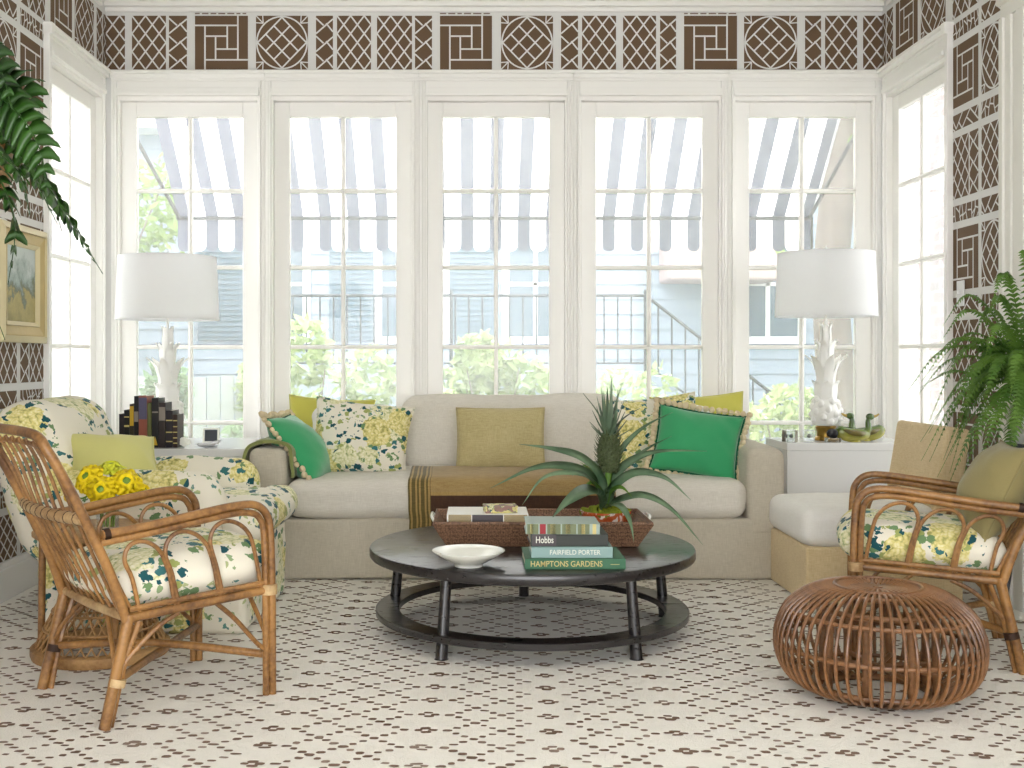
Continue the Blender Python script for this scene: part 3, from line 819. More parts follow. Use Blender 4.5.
# ------------------------------------------------------------------ coffee table
ct = thing('coffee_table', 'low round ebonised wood coffee table with a ring stretcher in the middle of the rug', 'coffee table', (.245, 4.33, .014))
ZT = .335
m = MB().lathe([(0.001, .276), (.595, .276), (.606, .279), (.620, .283), (.624, .289), (.624, .312), (.621, .318), (.614, .321), (0.001, .321)], 96)
m.build('tabletop', M['ebony'], ct, angle=35)
m = MB(); pf = [(.515, .060), (.595, .060), (.600, .063), (.600, .082), (.597, .085), (.513, .085), (.510, .082), (.510, .063)]
m.lathe(pf, 96, closed=True).build('ring_stretcher', M['ebony'], ct, angle=35)
for i in range(5):
    a = R(-90+36+72*i)
    p = Vector((cos(a), sin(a), 0))
    MB().tube([p*.573+Vector((0,0,0)), p*.573+Vector((0,0,.001)), p*.545+Vector((0,0,.276))], .025, 16, r1=.0185).build('leg', M['ebony'], ct)

# ------------------------------------------------------------------ sofa
so_ = thing('sofa', 'long oatmeal linen slipcovered sofa beneath the row of windows', 'sofa', (.228, 5.25, .014))
hw = 1.26
m = MB().rbox(-hw, hw, .0, .93, .002, .285, r=.018, n=26, amp=.006, fr=4, seed=2)
m.build('skirt', M['linen'], so_, angle=60)
def arm_m(x0, x1, sd):
    return MB().rbox(x0, x1, .0, .92, .20, .61, r=.035, n=8, bulge=(.012, .006, .012), amp=.005, fr=6, seed=sd)
arm_m(-hw, -hw+.175, 1).build('arm', M['linen'], so_, angle=60)
arm_m(hw-.175, hw, 5).build('arm', M['linen'], so_, angle=60)
MB().rbox(-hw+.02, hw-.02, .74, .925, .2, .70, r=.05, n=20, amp=.006, fr=5, seed=3).build('backrest', M['linen'], so_, angle=60)
MB().rbox(-hw+.178, hw-.178, -.015, .72, .288, .462, r=.055, n=26, bulge=(0, .012, .022), amp=.007, fr=5, seed=8).build('seat_cushion', M['linen2'], so_, angle=60)
def backcush(x0, x1, z1, sd):
    X = Matrix.Translation((0, .60, .44)) @ Matrix.Rotation(R(-10), 4, 'X')
    MB().rbox(x0, x1, -.01, .19, .0, z1-.44, r=.075, n=14, bulge=(.01, .03, .012), amp=.013, fr=5, seed=sd, xf=X).build('back_cushion', M['linenw' if sd != 12 else 'linen2'], so_, angle=60)
backcush(-1.075, -.585, .80, 11); backcush(-.58, .60, .855, 12); backcush(.605, 1.075, .80, 13)

# throw over the seat
def sheet(prof, x0s, mi_of, ripple=.004, th=.006, rp2=None):
    """prof: path points (y,z); x0s: breakpoints; returns MB of a thick cloth"""
    P = spline([Vector((0, a, b)) for a, b in prof], 6)
    m = MB(); L = len(P); nx = len(x0s)
    vs = []
    for i, p in enumerate(P):
        t = (P[min(i+1, L-1)]-P[max(i-1, 0)]).normalized(); nn = Vector((0, -t.z, t.y)) * -1
        if nn.z < 0 and abs(nn.z) > .3: nn = -nn
        for x in x0s:
            k = mnoise.noise(Vector((x*6, i*.15, 3)))*ripple + mnoise.noise(Vector((x*19, i*.3, 9)))*ripple*.5
            q = p + nn*(k+ripple)
            vs.append(Vector((x + mnoise.noise(Vector((1.5, i*.12, x)))*.006, q.y, q.z)))
            vs[-1] = vs[-1]
    N = len(vs); lo = []
    for i, p in enumerate(P):
        t = (P[min(i+1, L-1)]-P[max(i-1, 0)]).normalized(); nn = Vector((0, -t.z, t.y)) * -1
        if nn.z < 0 and abs(nn.z) > .3: nn = -nn
        for j in range(nx): lo.append(vs[i*nx+j]-nn*th)
    m.v = [tuple(q) for q in vs+lo]
    for i in range(L-1):
        for j in range(nx-1):
            a = i*nx+j; mi = mi_of(i/(L-1), (x0s[j]+x0s[j+1])/2, P[i])
            m.f.append((a, a+1, a+nx+1, a+nx)); m.m.append(mi)
            m.f.append((N+a, N+a+nx, N+a+nx+1, N+a+1)); m.m.append(mi)
    def edge(a, b, mi): m.f.append((a, b, N+b, N+a)); m.m.append(mi)
    for i in range(L-1):
        edge(i*nx, (i+1)*nx, 0); edge(i*nx+nx-1, (i+1)*nx+nx-1, 0)
    for j in range(nx-1):
        edge(j, j+1, 0); edge((L-1)*nx+j, (L-1)*nx+j+1, 0)
    return m
M['throw_g'] = m_weave('antique gold silk', srgb(176,150,100), srgb(136,108,62), vary=.35, rough=.6)
M['throw_b'] = m_weave('dark brown silk', srgb(84,56,38), srgb(56,36,26), vary=.3, rough=.7)
M['throw_y'] = m_weave('amber stripe', srgb(180,150,92), srgb(142,114,62), vary=.3, rough=.6)
M['throw_o'] = m_weave('olive stripe', srgb(110,96,54), srgb(82,70,38), vary=.3, rough=.7)
xs = [-.505+.0085*i for i in range(13)] + [-.40+.02*i for i in range(44)]
def tmi(k, x, p):
    if x < -.40:
        i = int((x+.505)/.0085)
        return [3, 2, 3, 3, 2, 3, 2, 3, 3, 2, 3, 2, 3][i % 13]
    if p.y < .05 and .405 < p.z < .42: return 2
    if p.z < .405 : return 1
    return 0
tp = [(.56, .477), (.40, .493), (.22, .494), (.07, .486), (.005, .470), (-.022, .44), (-.034, .40), (-.032, .34), (-.022, .29), (-.014, .24), (-.014, .17), (-.016, .12)]
th = sheet(tp, xs, tmi, .003, .004).build('throw_blanket', [M['throw_g'], M['throw_b'], M['throw_y'], M['throw_o']], angle=60)
th.location = (.228, 5.25, .014)
tag(th, 'antique gold and brown striped throw laid over the middle of the sofa seat', 'throw blanket')
# sage wool blanket over the left arm
def arm_wrap():
    P = spline([Vector((-1.275, 0, .30)), Vector((-1.283, 0, .42)), Vector((-1.280, 0, .56)), Vector((-1.262, 0, .618)), Vector((-1.21, 0, .638)), Vector((-1.13, 0, .640)), Vector((-1.080, 0, .622)), Vector((-1.062, 0, .57)), Vector((-1.058, 0, .51)), Vector((-1.062, 0, .475))], 5)
    ys = [.035+.02*i for i in range(22)]; m = MB(); vs = []; lo = []
    L = len(P); n = len(ys)
    for i, p in enumerate(P):
        t = (P[min(i+1, L-1)]-P[max(i-1, 0)]).normalized(); nn = Vector((-t.z, 0, t.x))
        for y in ys:
            k = mnoise.noise(Vector((i*.2, y*14, 2)))*.008+.010
            vs.append(Vector((p.x, y+mnoise.noise(Vector((i*.15, 1, y*3)))*.012, p.z))+nn*k); lo.append(vs[-1]-nn*.016)
    N = len(vs); m.v = [tuple(q) for q in vs+lo]
    for i in range(L-1):
        for j in range(n-1):
            a = i*n+j
            m.f += [(a, a+1, a+n+1, a+n), (N+a, N+a+n, N+a+n+1, N+a+1)]; m.m += [0, 0]
    for i in range(L-1):
        m.f += [(i*n, (i+1)*n, N+(i+1)*n, N+i*n), (i*n+n-1, (i+1)*n+n-1, N+(i+1)*n+n-1, N+i*n+n-1)]; m.m += [0, 0]
    for j in range(n-1):
        m.f += [(j, j+1, N+j+1, N+j), ((L-1)*n+j, (L-1)*n+j+1, N+(L-1)*n+j+1, N+(L-1)*n+j)]; m.m += [0, 0]
    return m
bl = arm_wrap().build('wool_blanket', M['sage'], angle=60); bl.location = (.228, 5.25, .014)
tag(bl, 'sage green wool blanket hanging over the left arm of the sofa', 'blanket')

# ------------------------------------------------------------------ pillows
def pillow_mb(w, h, t, sag=.06, n=22, seed=0, amp=.006):
    m = MB(); vs = []; idx = {}
    def P(i, j, sd):
        u = -1+2*i/n; v = -1+2*j/n
        uu = sin(u*pi/2)*.5+u*.5; vv = sin(v*pi/2)*.5+v*.5
        x = uu*w/2*(1-sag*(1-vv*vv)); z = vv*h/2*(1-sag*(1-uu*uu))
        th = t*.62*((max(0, 1-abs(uu)**2.1))*(max(0, 1-abs(vv)**2.1)))**.62
        q = Vector((x, sd*th, z))
        nv = mnoise.noise_vector(Vector((x*7+seed, z*7, sd+seed)))
        k = min(1, th/(t*.15)) if t else 0
        q += nv*amp*k; 
        # creases running in from the corners
        c = mnoise.noise(Vector(((x+z)*18+seed, (z-x)*7, seed*2+sd)))*amp*.9*k
        q.y += sd*c
        return q
    for sd in (-1, 1):
        for i in range(n+1):
            for j in range(n+1):
                if sd == 1 and (i in (0, n) or j in (0, n)): idx[(sd, i, j)] = idx[(-1, i, j)]; continue
                idx[(sd, i, j)] = len(vs); vs.append(P(i, j, sd))
        for i in range(n):
            for j in range(n):
                q = (idx[(sd,i,j)], idx[(sd,i+1,j)], idx[(sd,i+1,j+1)], idx[(sd,i,j+1)])
                m.f.append(q if sd == -1 else q[::-1]); m.m.append(0)
    m.v = [tuple(q) for q in vs]
    return m
def pillow(name, label, w, h, t, mat, loc, rot, seed=0, sag=.085, trim=None, amp=.008, group=None):
    """rot = (tilt about x, roll about y, yaw about z) in degrees; a pillow stands in its own xz plane"""
    o = thing(name, label, 'pillow', loc, group=group)
    Mx = Matrix.Rotation(R(rot[2]), 4, 'Z') @ Matrix.Rotation(R(rot[0]), 4, 'X') @ Matrix.Rotation(R(rot[1]), 4, 'Y')
    o.rotation_euler = Mx.to_euler()
    pillow_mb(w, h, t, sag, seed=seed, amp=amp).build('cover', mat, o, angle=0)
    # welt seam
    pts = []
    for k in range(48):
        a = k/48*4; s_, f = int(a), a-int(a); uu, vv = [( -1+2*f, -1), (1, -1+2*f), (1-2*f, 1), (-1, 1-2*f)][s_]
        pts.append(Vector((uu*w/2*(1-sag*(1-vv*vv)), 0, vv*h/2*(1-sag*(1-uu*uu)))))
    if trim:
        m = MB(); f = MB(); r = random.Random(seed)
        n = 60; per = []
        for k in range(n):
            a = k/n*4; s_, g = int(a), a-int(a); uu, vv = [( -1+2*g, -1), (1, -1+2*g), (1-2*g, 1), (-1, 1-2*g)][s_]
            per.append(Vector((uu*w/2*(1-sag*(1-vv*vv)), 0, vv*h/2*(1-sag*(1-uu*uu)))))
        for k, p in enumerate(per):
            out = Vector((p.x, 0, p.z)).normalized()
            q = p+out*.024
            m.tube([p+out*.002, q-out*.004], .0045, 6); m.ball(q+Vector((r.uniform(-.003,.003), r.uniform(-.012,.002), r.uniform(-.003,.003))), .0155*r.uniform(.9,1.15), 8, amp=.25, fr=40, sc3=(1, .9, 1))
        m.build('pompom_trim', M['pom'], o)
        MB().tube([p*1.012 for p in per], .006, 6, closed=True).build('piping', M['emerald_d'], o)
    else:
        MB().tube(pts, .0032, 6, closed=True).build('seam', mat, o)
    return o
SZ = .482
# left group
pillow('throw_pillow', 'lime yellow velvet pillow tucked behind the floral one at the left end of the sofa', .46, .40, .12, M['yellow'], W(330, 434, 5.96)+Vector((0,0,.0)), (-14, 4, 8), 2)
pillow('throw_pillow', 'cream pillow with blue-green hydrangeas leaning at the left end of the sofa', .50, .385, .16, M['floral2'], W(361, 438.5, 5.64), (-16, 7, 4), 3, amp=.009)
pillow('throw_pillow', 'emerald green pillow with cream pompoms propped edge-on by the left sofa arm', .38, .40, .17, M['emerald'], W(301, 449, 5.52), (-38, 0, 80), 4, trim=True)
# centre
pillow('lumbar_pillow', 'plain gold rectangular pillow in the centre of the sofa', .45, .32, .12, M['gold'], W(500.5, 439, 5.66), (-12, 0, 0), 5, sag=.04)
# right
pillow('throw_pillow', 'lime yellow velvet pillow tucked behind the others at the right end of the sofa', .50, .40, .12, M['yellow'], W(700, 431, 5.98), (-14, -4, -4), 6)
pillow('throw_pillow', 'cream pillow with golden yellow blooms behind the pineapple plant on the sofa', .47, .42, .15, M['floral3'], W(655, 436, 5.76), (-14, -6, -3), 7, amp=.009)
pillow('throw_pillow', 'emerald green pillow with cream pompoms facing out by the right sofa arm', .42, .34, .15, M['emerald'], W(697, 443, 5.50), (-20, 9, -10), 8, trim=True)

# ------------------------------------------------------------------ floral armchair
ac = thing('armchair', 'big hydrangea chintz armchair with rolled arms by the left wall', 'armchair', (-1.345, 4.60, .014), R(-2))
FL = M['floral']
m = MB().rbox(-.27, .525, -.385, .385, .0, .345, r=.03, n=14, bulge=(.0,.0,.0), amp=.008, fr=7, seed=4)
m.build('skirt', FL, ac, angle=60)
for s, sd in ((-1, 1), (1, 6)):
    y0, y1 = (-.40, -.215) if s < 0 else (.215, .40)
    MB().rbox(-.30, .415, y0, y1, .25, .595, r=.088, n=12, bulge=(.015, .018, .015), amp=.008, fr=6, seed=sd).build('arm', FL, ac, angle=0)
X = Matrix.Translation((-.20, 0, .265)) @ Matrix.Rotation(R(-19), 4, 'Y')
MB().rbox(-.145, .13, -.375, .375, .0, .62, r=.125, n=12, bulge=(.03, .0, .02), amp=.01, fr=5, seed=9, xf=X).build('backrest', FL, ac, angle=0)
m = MB().rbox(-.16, .575, -.225, .225, .345, .478, r=.06, n=14, bulge=(.01, .0, .02), amp=.008, fr=6, seed=12)
m.rbox(.425, .585, -.385, .385, .345, .474, r=.058, n=12, bulge=(.008, .0, .012), amp=.007, fr=6, seed=14)
m.build('seat_cushion', FL, ac, angle=0)
pillow('throw_pillow', 'lime yellow linen pillow resting against the back of the floral armchair', .35, .31, .17, M['yellow2'], W(115, 466, 4.42), (-42, 6, 36), 10)

# ------------------------------------------------------------------ slipper chair
sl = thing('slipper_chair', 'armless slipper chair in straw grasscloth with a white seat, right of the sofa', 'chair', (1.42, 4.70, .014))
MB().rbox(.0, .66, .0, .56, .0, .245, r=.012, n=8).build('base', M['burlap'], sl, angle=50)
MB().rbox(-.012, .60, -.008, .568, .247, .402, r=.05, n=12, bulge=(.008, .005, .018), amp=.004, fr=6, seed=3).build('seat_cushion', M['linenw'], sl, angle=0)
X = Matrix.Translation((.575, 0, .30)) @ Matrix.Rotation(R(9), 4, 'Y')
MB().rbox(-.055, .055, .0, .56, -.06, .45, r=.022, n=8, amp=.002, xf=X).build('backrest', M['burlap'], sl, angle=50)

# ------------------------------------------------------------------ white console tables
def console(x0, x1, y0, y1, lab):
    c = thing('console_table', lab, 'table', ((x0+x1)/2, (y0+y1)/2, .014)); hx, hy = (x1-x0)/2, (y1-y0)/2
    MB().box(-hx, hx, -hy, hy, .566, .606).build('tabletop', M['lacquer'], c, smooth=False, bevel=.003)
    MB().box(-hx+.001, hx-.001, -hy+.001, -hy+.03, .0, .5655).build('front_panel', M['lacquer'], c, smooth=False, bevel=.002)
    for s in (-1, 1):
        MB().box(*sorted((s*(hx-.001), s*(hx-.035))), -hy+.0305, hy, .0, .5655).build('side_panel', M['lacquer'], c, smooth=False, bevel=.002)
console(-1.97, -1.06, 5.36, 6.12, 'white lacquered console table in the left corner under the books')
console(1.635, 2.285, 5.74, 6.15, 'white lacquered console table in the right corner under the ducks')
TZ = .62

# ------------------------------------------------------------------ lamps
def lamp(x, y, lab):
    root = thing('table_lamp', lab, 'lamp', (x, y, TZ))
    MB().lathe([(.001, 0), (.062, 0), (.064, .006), (.060, .016), (.050, .022), (.047, .045), (.053, .058), (.055, .070), (.050, .078), (.001, .078)], 28).build('base', M['brass'], root)
    m = MB().lathe([(.001, .078), (.05, .078), (.068, .10), (.078, .14), (.075, .18), (.062, .21), (.042, .235), (.036, .3), (.028, .44), (.020, .56), (.012, .60), (.001, .602)], 28)
    r = random.Random(2)
    for k in range(26):   # knobbly carved fruit
        a = k*2.4; z = .092+.0050*k; rr_ = .050+.020*sin(pi*(z-.07)/.16)
        m.ball((rr_*cos(a), rr_*sin(a), z), .020, 8, sc3=(1, 1, 1.1))
    tiers = [(.20, .115, .052, .074, 7), (.26, .19, .044, .114, 6), (.38, .15, .034, .066, 6), (.47, .15, .022, .036, 5)]
    for ti, (z0, hh, r0, r1, n) in enumerate(tiers):
        for k in range(n):
            a = 2*pi*(k+.5*(ti % 2))/n; d = Vector((cos(a), sin(a), 0)); sdv = Vector((-sin(a), cos(a), 0))
            pts = [d*r0+Vector((0,0,z0)), d*(r0+.008)+Vector((0,0,z0+hh*.45)), d*(r0+(r1-r0)*.45)+Vector((0,0,z0+hh*.8)), d*r1+Vector((0,0,z0+hh))]
            w0 = 2*pi*r0/n*.60
            m.ribbon(pts, lambda k_, w0=w0: w0*(1-.15*k_ if k_ < .6 else .91*(1-(k_-.6)/.4)**.6+.02), fold=-.25, sub=4, thick=.008, side=sdv)
    m.build('lamp_body', M['plaster'], root, angle=50)
    MB().tube([(0,0,.59), (0,0,.70)], .007, 8).build('rod', M['plaster'], root)
    z0, z1, ra, rb = .655, .99, .262, .248
    s = MB().lathe([(ra, z0), (rb, z1), (rb-.003, z1), (ra-.003, z0)], 64, closed=True); s.build('lamp_shade', M['shade'], root)
    s = MB(); s.lathe([(ra+.0012, z0-.001), (ra+.0008, z0+.010), (ra-.004, z0+.010), (ra-.004, z0-.001)], 64, closed=True); s.build('lower_rim', M['shade'], root)
    s = MB(); s.lathe([(rb+.0012, z1+.001), (rb+.0012, z1-.008), (rb-.004, z1-.008), (rb-.004, z1+.001)], 64, closed=True)
    s.build('shade_rim', M['shade'], root)
    s = MB()
    for k in range(3):
        a = 2*pi*k/3+.3; s.tube([(0,0,.985), ((rb-.004)*cos(a), (rb-.004)*sin(a), .985)], .0022, 6)
    s.lathe([(.001, .98), (.016, .98), (.016, .99), (.001, .99)], 12)
    s.build('spider', M['steel'], root)
    MB().lathe([(.001, 1.0), (.006, 1.003), (.008, 1.010), (.007, 1.017), (.003, 1.024), (.001, 1.034)], 12).build('finial', M['steel'], root)
    bl_ = MB().ball((0,0,.76), .032, 12, sc3=(1,1,1.3)).tube([(0,0,.69), (0,0,.73)], .014, 10).build('bulb', M['porcelain'], root)
    return root
lamp(-1.555, 5.80, 'white palm-leaf plaster table lamp with a drum shade in the left corner').scale = (1, 1, .967)
lamp(1.895, 5.93, 'white palm-leaf plaster table lamp with a drum shade in the right corner')

# ------------------------------------------------------------------ books
def book(root_label, x0, x1, y0, y1, z, th, cmat, rz=0, title=None, tcol=None, tsize=.02, pages=None, bands=(), upright=False, group=None, sp=.003, talign=None, tfit=None):
    """lying book: spine toward -y. upright: spine toward -y, height = th argument as (x-thickness via x0,x1)"""
    cx, cy = (x0+x1)/2, (y0+y1)/2; o = thing('book', root_label, 'book', (cx, cy, z), rz, group)
    a, b = (x1-x0)/2, (y1-y0)/2
    c = MB()
    if not upright:
        c.box(-a, a, -b, b, 0, sp).box(-a, a, -b, b, th-sp, th).box(-a, a, -b, -b+sp, sp, th-sp)
        p = MB().box(-a+.004, a-.004, -b+sp, b-.005, sp, th-sp)
    else:
        c.box(-a, -a+.002, -b, b, 0, th).box(a-.002, a, -b, b, 0, th).box(-a+.002, a-.002, -b, -b+.003, 0, th)
        p = MB().box(-a+.002, a-.002, -b+.003, b-.004, .003, th-.003)
    co_ = c.build('cover', cmat, o, smooth=False, bevel=.0008)
    p.build('page_block', M['pages'] if pages is None else pages, o, smooth=False)
    for (k0, k1, mt) in bands:
        if not upright: MB().box(-a+2*a*k0, -a+2*a*k1, -b-.0006, -b, .001, th-.001).build('spine_band', mt, co_, smooth=False)
        else: MB().box(-a+.0008, a-.0008, -b-.0006, -b, th*k0, th*k1).build('spine_band', mt, co_, smooth=False)
    if title:
        for (tx, px_, pz_, size, wfit, tm) in title:
            cu = bpy.data.curves.new('title', 'FONT'); cu.body = tx; cu.size = size; cu.align_x = 'CENTER'; cu.align_y = 'CENTER'; cu.extrude = .0002; cu.offset = .0002
            to = bpy.data.objects.new('title', cu); COL.objects.link(to); to.parent = co_
            to.rotation_euler = (R(90), 0, 0); cu.materials.append(tm)
            bpy.context.view_layer.update()
            wv = to.dimensions.x
            if wfit and wv > 0: to.scale = (wfit/wv, 1, 1)
            mt_ = bpy.data.meshes.new_from_object(to.evaluated_get(bpy.context.evaluated_depsgraph_get()))
            t2 = bpy.data.objects.new('title', mt_); COL.objects.link(t2); t2.parent = co_; t2.rotation_euler = to.rotation_euler; t2.scale = to.scale
            bpy.data.objects.remove(to)
            t2.location = (px_, -b-.0009, pz_)
    return o
M['pages'] = m_plain('paper edge', srgb(236,230,214), .9, .1, .05)
M['bk_green'] = m_plain('green cloth', srgb(66,112,84), .5, .3, .05)
M['bk_blue'] = m_plain('pale teal paper', srgb(140,168,164), .45, .4, .04)
M['bk_dark'] = m_plain('dark jacket', srgb(52,56,50), .4, .4, .1)
M['bk_dark2'] = m_plain('brown jacket panel', srgb(78,70,72), .4, .4, .1)
M['bk_sage'] = m_plain('sage striped cloth', srgb(160,176,166), .5, .4, .05)
M['bk_sage2'] = m_plain('olive stripe', srgb(112,120,86), .5, .4, .05)
M['bk_red'] = m_plain('red label', srgb(150,36,44), .5, .4, .05)
M['bk_gold'] = m_plain('gilt lettering', srgb(206,190,120), .4, .5, .05)
M['bk_cream'] = m_plain('cream lettering', srgb(226,228,214), .5, .4, .02)
M['bk_whitejk'] = m_plain('white jacket', srgb(244,242,236), .35, .4, .02)
M['bk_grid'] = None
t = NT('checked spine'); mp = t.n('ShaderNodeMapping'); t.l(t.tc.outputs['Object'], mp.inputs[0]); mp.inputs['Scale'].default_value = (1, 1, 1)
ck = t.n('ShaderNodeTexChecker'); ck.inputs['Scale'].default_value = 190; ck.inputs[1].default_value = srgb(214,190,130); ck.inputs[2].default_value = srgb(60,56,66); t.l(mp.outputs[0], ck.inputs[0]); t.bsdf(ck.outputs[0], .5); M['bk_grid'] = t.mat
TT = .336
b1 = (lambda px, d: (px-XV)*d/F)
book('green cloth book lettered in gold, bottom of the coffee table stack', .193, .535, 3.80, 4.045, TT, .036, M['bk_green'], 0, [('HAMPTONS GARDENS', -.03, .018, .027, .243, M['bk_gold']), ('—', .135, .018, .02, .03, M['bk_gold'])])
book('pale teal book lettered in white, second from the bottom of the coffee table stack', .217, .494, 3.815, 4.03, TT+.0363, .037, M['bk_blue'], R(-.6), [('FAIRFIELD PORTER', .01, .0185, .023, .172, M['bk_cream'])])
book('dark olive jacketed book, third from the bottom of the coffee table stack', .213, .478, 3.83, 4.02, TT+.0737, .041, M['bk_dark'], R(.8), [('Hobbs', -.085, .021, .032, .06, M['bk_cream'])], bands=[(.02, .33, M['bk_dark2'])])
book('sage cloth book with gilt stripes and a red label, topmost on the coffee table', .199, .452, 3.825, 4.01, TT+.1151, .036, M['bk_sage'], R(-1), None, bands=[(.02, .17, M['bk_sage2']), (.19, .27, M['bk_red']), (.29, .47, M['bk_sage2']), (.49, .68, M['bk_sage2']), (.70, .86, M['bk_sage2']), (.06, .10, M['bk_gold']), (.33, .40, M['bk_gold']), (.54, .60, M['bk_gold']), (.75, .80, M['bk_gold']), (.9, .95, M['bk_gold'])])
# upright books on the left console
cols_ = {'a': srgb(34,24,30), 'b': srgb(22,20,24), 'c': srgb(52,44,28), 'd': srgb(24,22,40), 'e': srgb(150,84,66), 'f': srgb(96,98,50), 'g': srgb(20,18,20), 'h': srgb(44,34,32), 'i': srgb(30,22,30), 'j': srgb(50,30,24)}
bkm = {k: m_plain('book cloth '+k, v, .45, .4, .08) for k, v in cols_.items()}
ub = [(119,124,415,'a','thin maroon-black book, leftmost of the row on the console',[]), (124,129.4,411,'b','black book with small gilt marks, second from the left on the console',[(.55,.6,'g'),(.8,.83,'g')]),
      (129.6,133.8,405,'c','slim book with a mustard spine panel on the console',[(.5,.95,'y')]), (134,138.5,397,'b','tall narrow black book beside the orange-spined one on the console',[(.5,.7,'w')]),
      (138.7,147,397,'e','tall book with an orange and slate-blue spine on the console',[(.55,.97,'s')]), (147.3,151.5,404,'f','olive green book just right of the orange-spined one',[]),
      (151.8,158.4,399,'g','tall black book with a yellow triangle on its spine',[(.7,.73,'w')]), (158.7,165.4,403.5,'h','tall charcoal book right of the one with the yellow triangle',[(.6,.9,'w')]),
      (165.8,172.6,411.5,'i','black book with gilt bands, second from the right on the console',[(.15,.18,'g'),(.4,.43,'g'),(.72,.75,'g')]), (172.9,177.4,415.5,'j','narrow brown book with gilt bands, rightmost dark one on the console',[(.12,.15,'g'),(.28,.31,'g'),(.45,.48,'g'),(.62,.65,'g'),(.8,.83,'g')])]
bm = {'g': M['bk_gold'], 'y': m_plain('mustard', srgb(200,160,40), .5), 'w': m_plain('grey lettering', srgb(140,130,120), .5), 's': m_plain('slate blue', srgb(86,82,108), .5)}
for (pa, pb, pt, k, lab, bands) in ub:
    d = 5.42; x0, x1 = (pa-XV)*d/F, (pb-XV)*d/F; hgt = (448.6-pt)*d/F
    o = book(lab, x0, x1, d, d+.12, TZ+.001, hgt, bkm[k], 0, None, upright=True, bands=[(a, b, bm[c]) for a, b, c in bands], group=None)
    if 'triangle on' in lab:
        cov = [c for c in kids(o) if c.name.startswith('cover')][0]
        MB().add([(-.012,-.0612,.012),(.012,-.0612,.012),(0,-.0612,.055),(-.012,-.0602,.012),(.012,-.0602,.012),(0,-.0602,.055)], [(0,1,2),(3,5,4),(0,3,4,1),(1,4,5,2),(2,5,3,0)]).build('triangle_emblem', bm['y'], cov, smooth=False)
# small white shell beside the books, framed display and silver figure
sh = thing('seashell', 'small white seashell at the right end of the console books', 'shell', W(184, 443, 5.47)+Vector((0,0,-.02)))
sh.location.z = TZ+.001
m = MB()
for k in range(9):
    a = R(-70+k*17.5); m.tube([(0,0,.006), (.016*sin(a), -.004, .006+.02*cos(a)), (.03*sin(a), .004, .008+.038*cos(a))], .0055, 6, sub=3, rf=lambda q: .5+.7*q)
m.ball((0,0,.010), .010, 10); m.build('shell', M['porcelain'], sh)
cl = thing('desk_clock', 'small silver framed digital clock on the left console', 'clock', ((211-XV)*5.50/F, 5.50, TZ+.001), R(8))
MB().rbox(-.040, .040, -.012, .012, .012, .090, r=.005, n=3, xf=Matrix.Rotation(R(-12), 4, 'X')).build('frame', M['porcelain'], cl, angle=30)
MB().box(-.030, .030, -.0135, -.012, .024, .080).xf(Matrix.Rotation(R(-12), 4, 'X')).build('screen', M['iron'], cl, smooth=False)
MB().box(-.03, .03, -.012, .026, 0, .008).build('stand', M['steel'], cl, smooth=False, bevel=.002)
bd = thing('bird_figurine', 'small silver bird figurine in front of the clock on the left console', 'figurine', ((209-XV)*5.41/F, 5.41, TZ+.001), R(0))
bd.scale = (.95, .8, .7)
MB().tube([(-.055,0,.016), (-.03,0,.018), (0,0,.022), (.028,0,.036), (.062,0,.052)], .012, 10, sub=4, rf=lambda k: .35+1.1*sin(pi*min(1,k*1.05))**.8).ball((-.05,0,.024), .011, 10).tube([(-.058,0,.024), (-.076,0,.022)], .004, 6, r1=.001).build('body', M['steel'], bd)
MB().lathe([(.001,0),(.022,0),(.022,.004),(.006,.008),(.006,.014),(.001,.014)], 16).build('foot', M['steel'], bd)

# right console: glass blocks, dark stone, ducks
def gblock(px, d, s, lab, rz):
    o = thing('crystal_block', lab, 'paperweight', ((px-XV)*d/F, d, TZ+.001), R(rz))
    MB().box(-s/2, s/2, -s/2, s/2, 0, s).build('block', M['crystal'], o, smooth=False, bevel=.003)
    MB().ball((0,0,s/2), s*.18, 10).build('inclusion', M['plaster'], o)
t = NT('crystal'); b = t.bsdf((.93,.95,.95,1), .03, trans=.9); M['crystal'] = t.mat
gblock(790, 5.80, .062, 'clear crystal cube at the left edge of the right console', 12)
gblock(809, 5.82, .060, 'clear crystal cube between its twin and the right lamp', -18)
sto = thing('stone_specimen', 'small dark stone on a clear block in front of the right lamp', 'stone', ((833-XV)*5.79/F, 5.79, TZ+.001))
MB().box(-.035, .035, -.028, .028, 0, .022).build('stand', M['crystal'], sto, smooth=False, bevel=.002)
MB().ball((0,0,.044), .028, 12, sc3=(1.15,.8,.85), amp=.3, fr=30).build('stone', M['black'], sto)
t = NT('green yellow glaze'); nz = t.noise(11, 3); sx = t.n('ShaderNodeSeparateXYZ'); t.l(t.tc.outputs['Object'], sx.inputs[0])
f = t.math('ADD', t.math('MULTIPLY', sx.outputs[2], 5.5), t.math('MULTIPLY', nz.outputs[0], .45))
t.bsdf(t.ramp(f, [(.22, srgb(186,176,82)), (.42, srgb(134,134,56)), (.6, srgb(84,108,44)), (.9, srgb(62,88,36))]), .18, coat=.4); M['duckg'] = t.mat
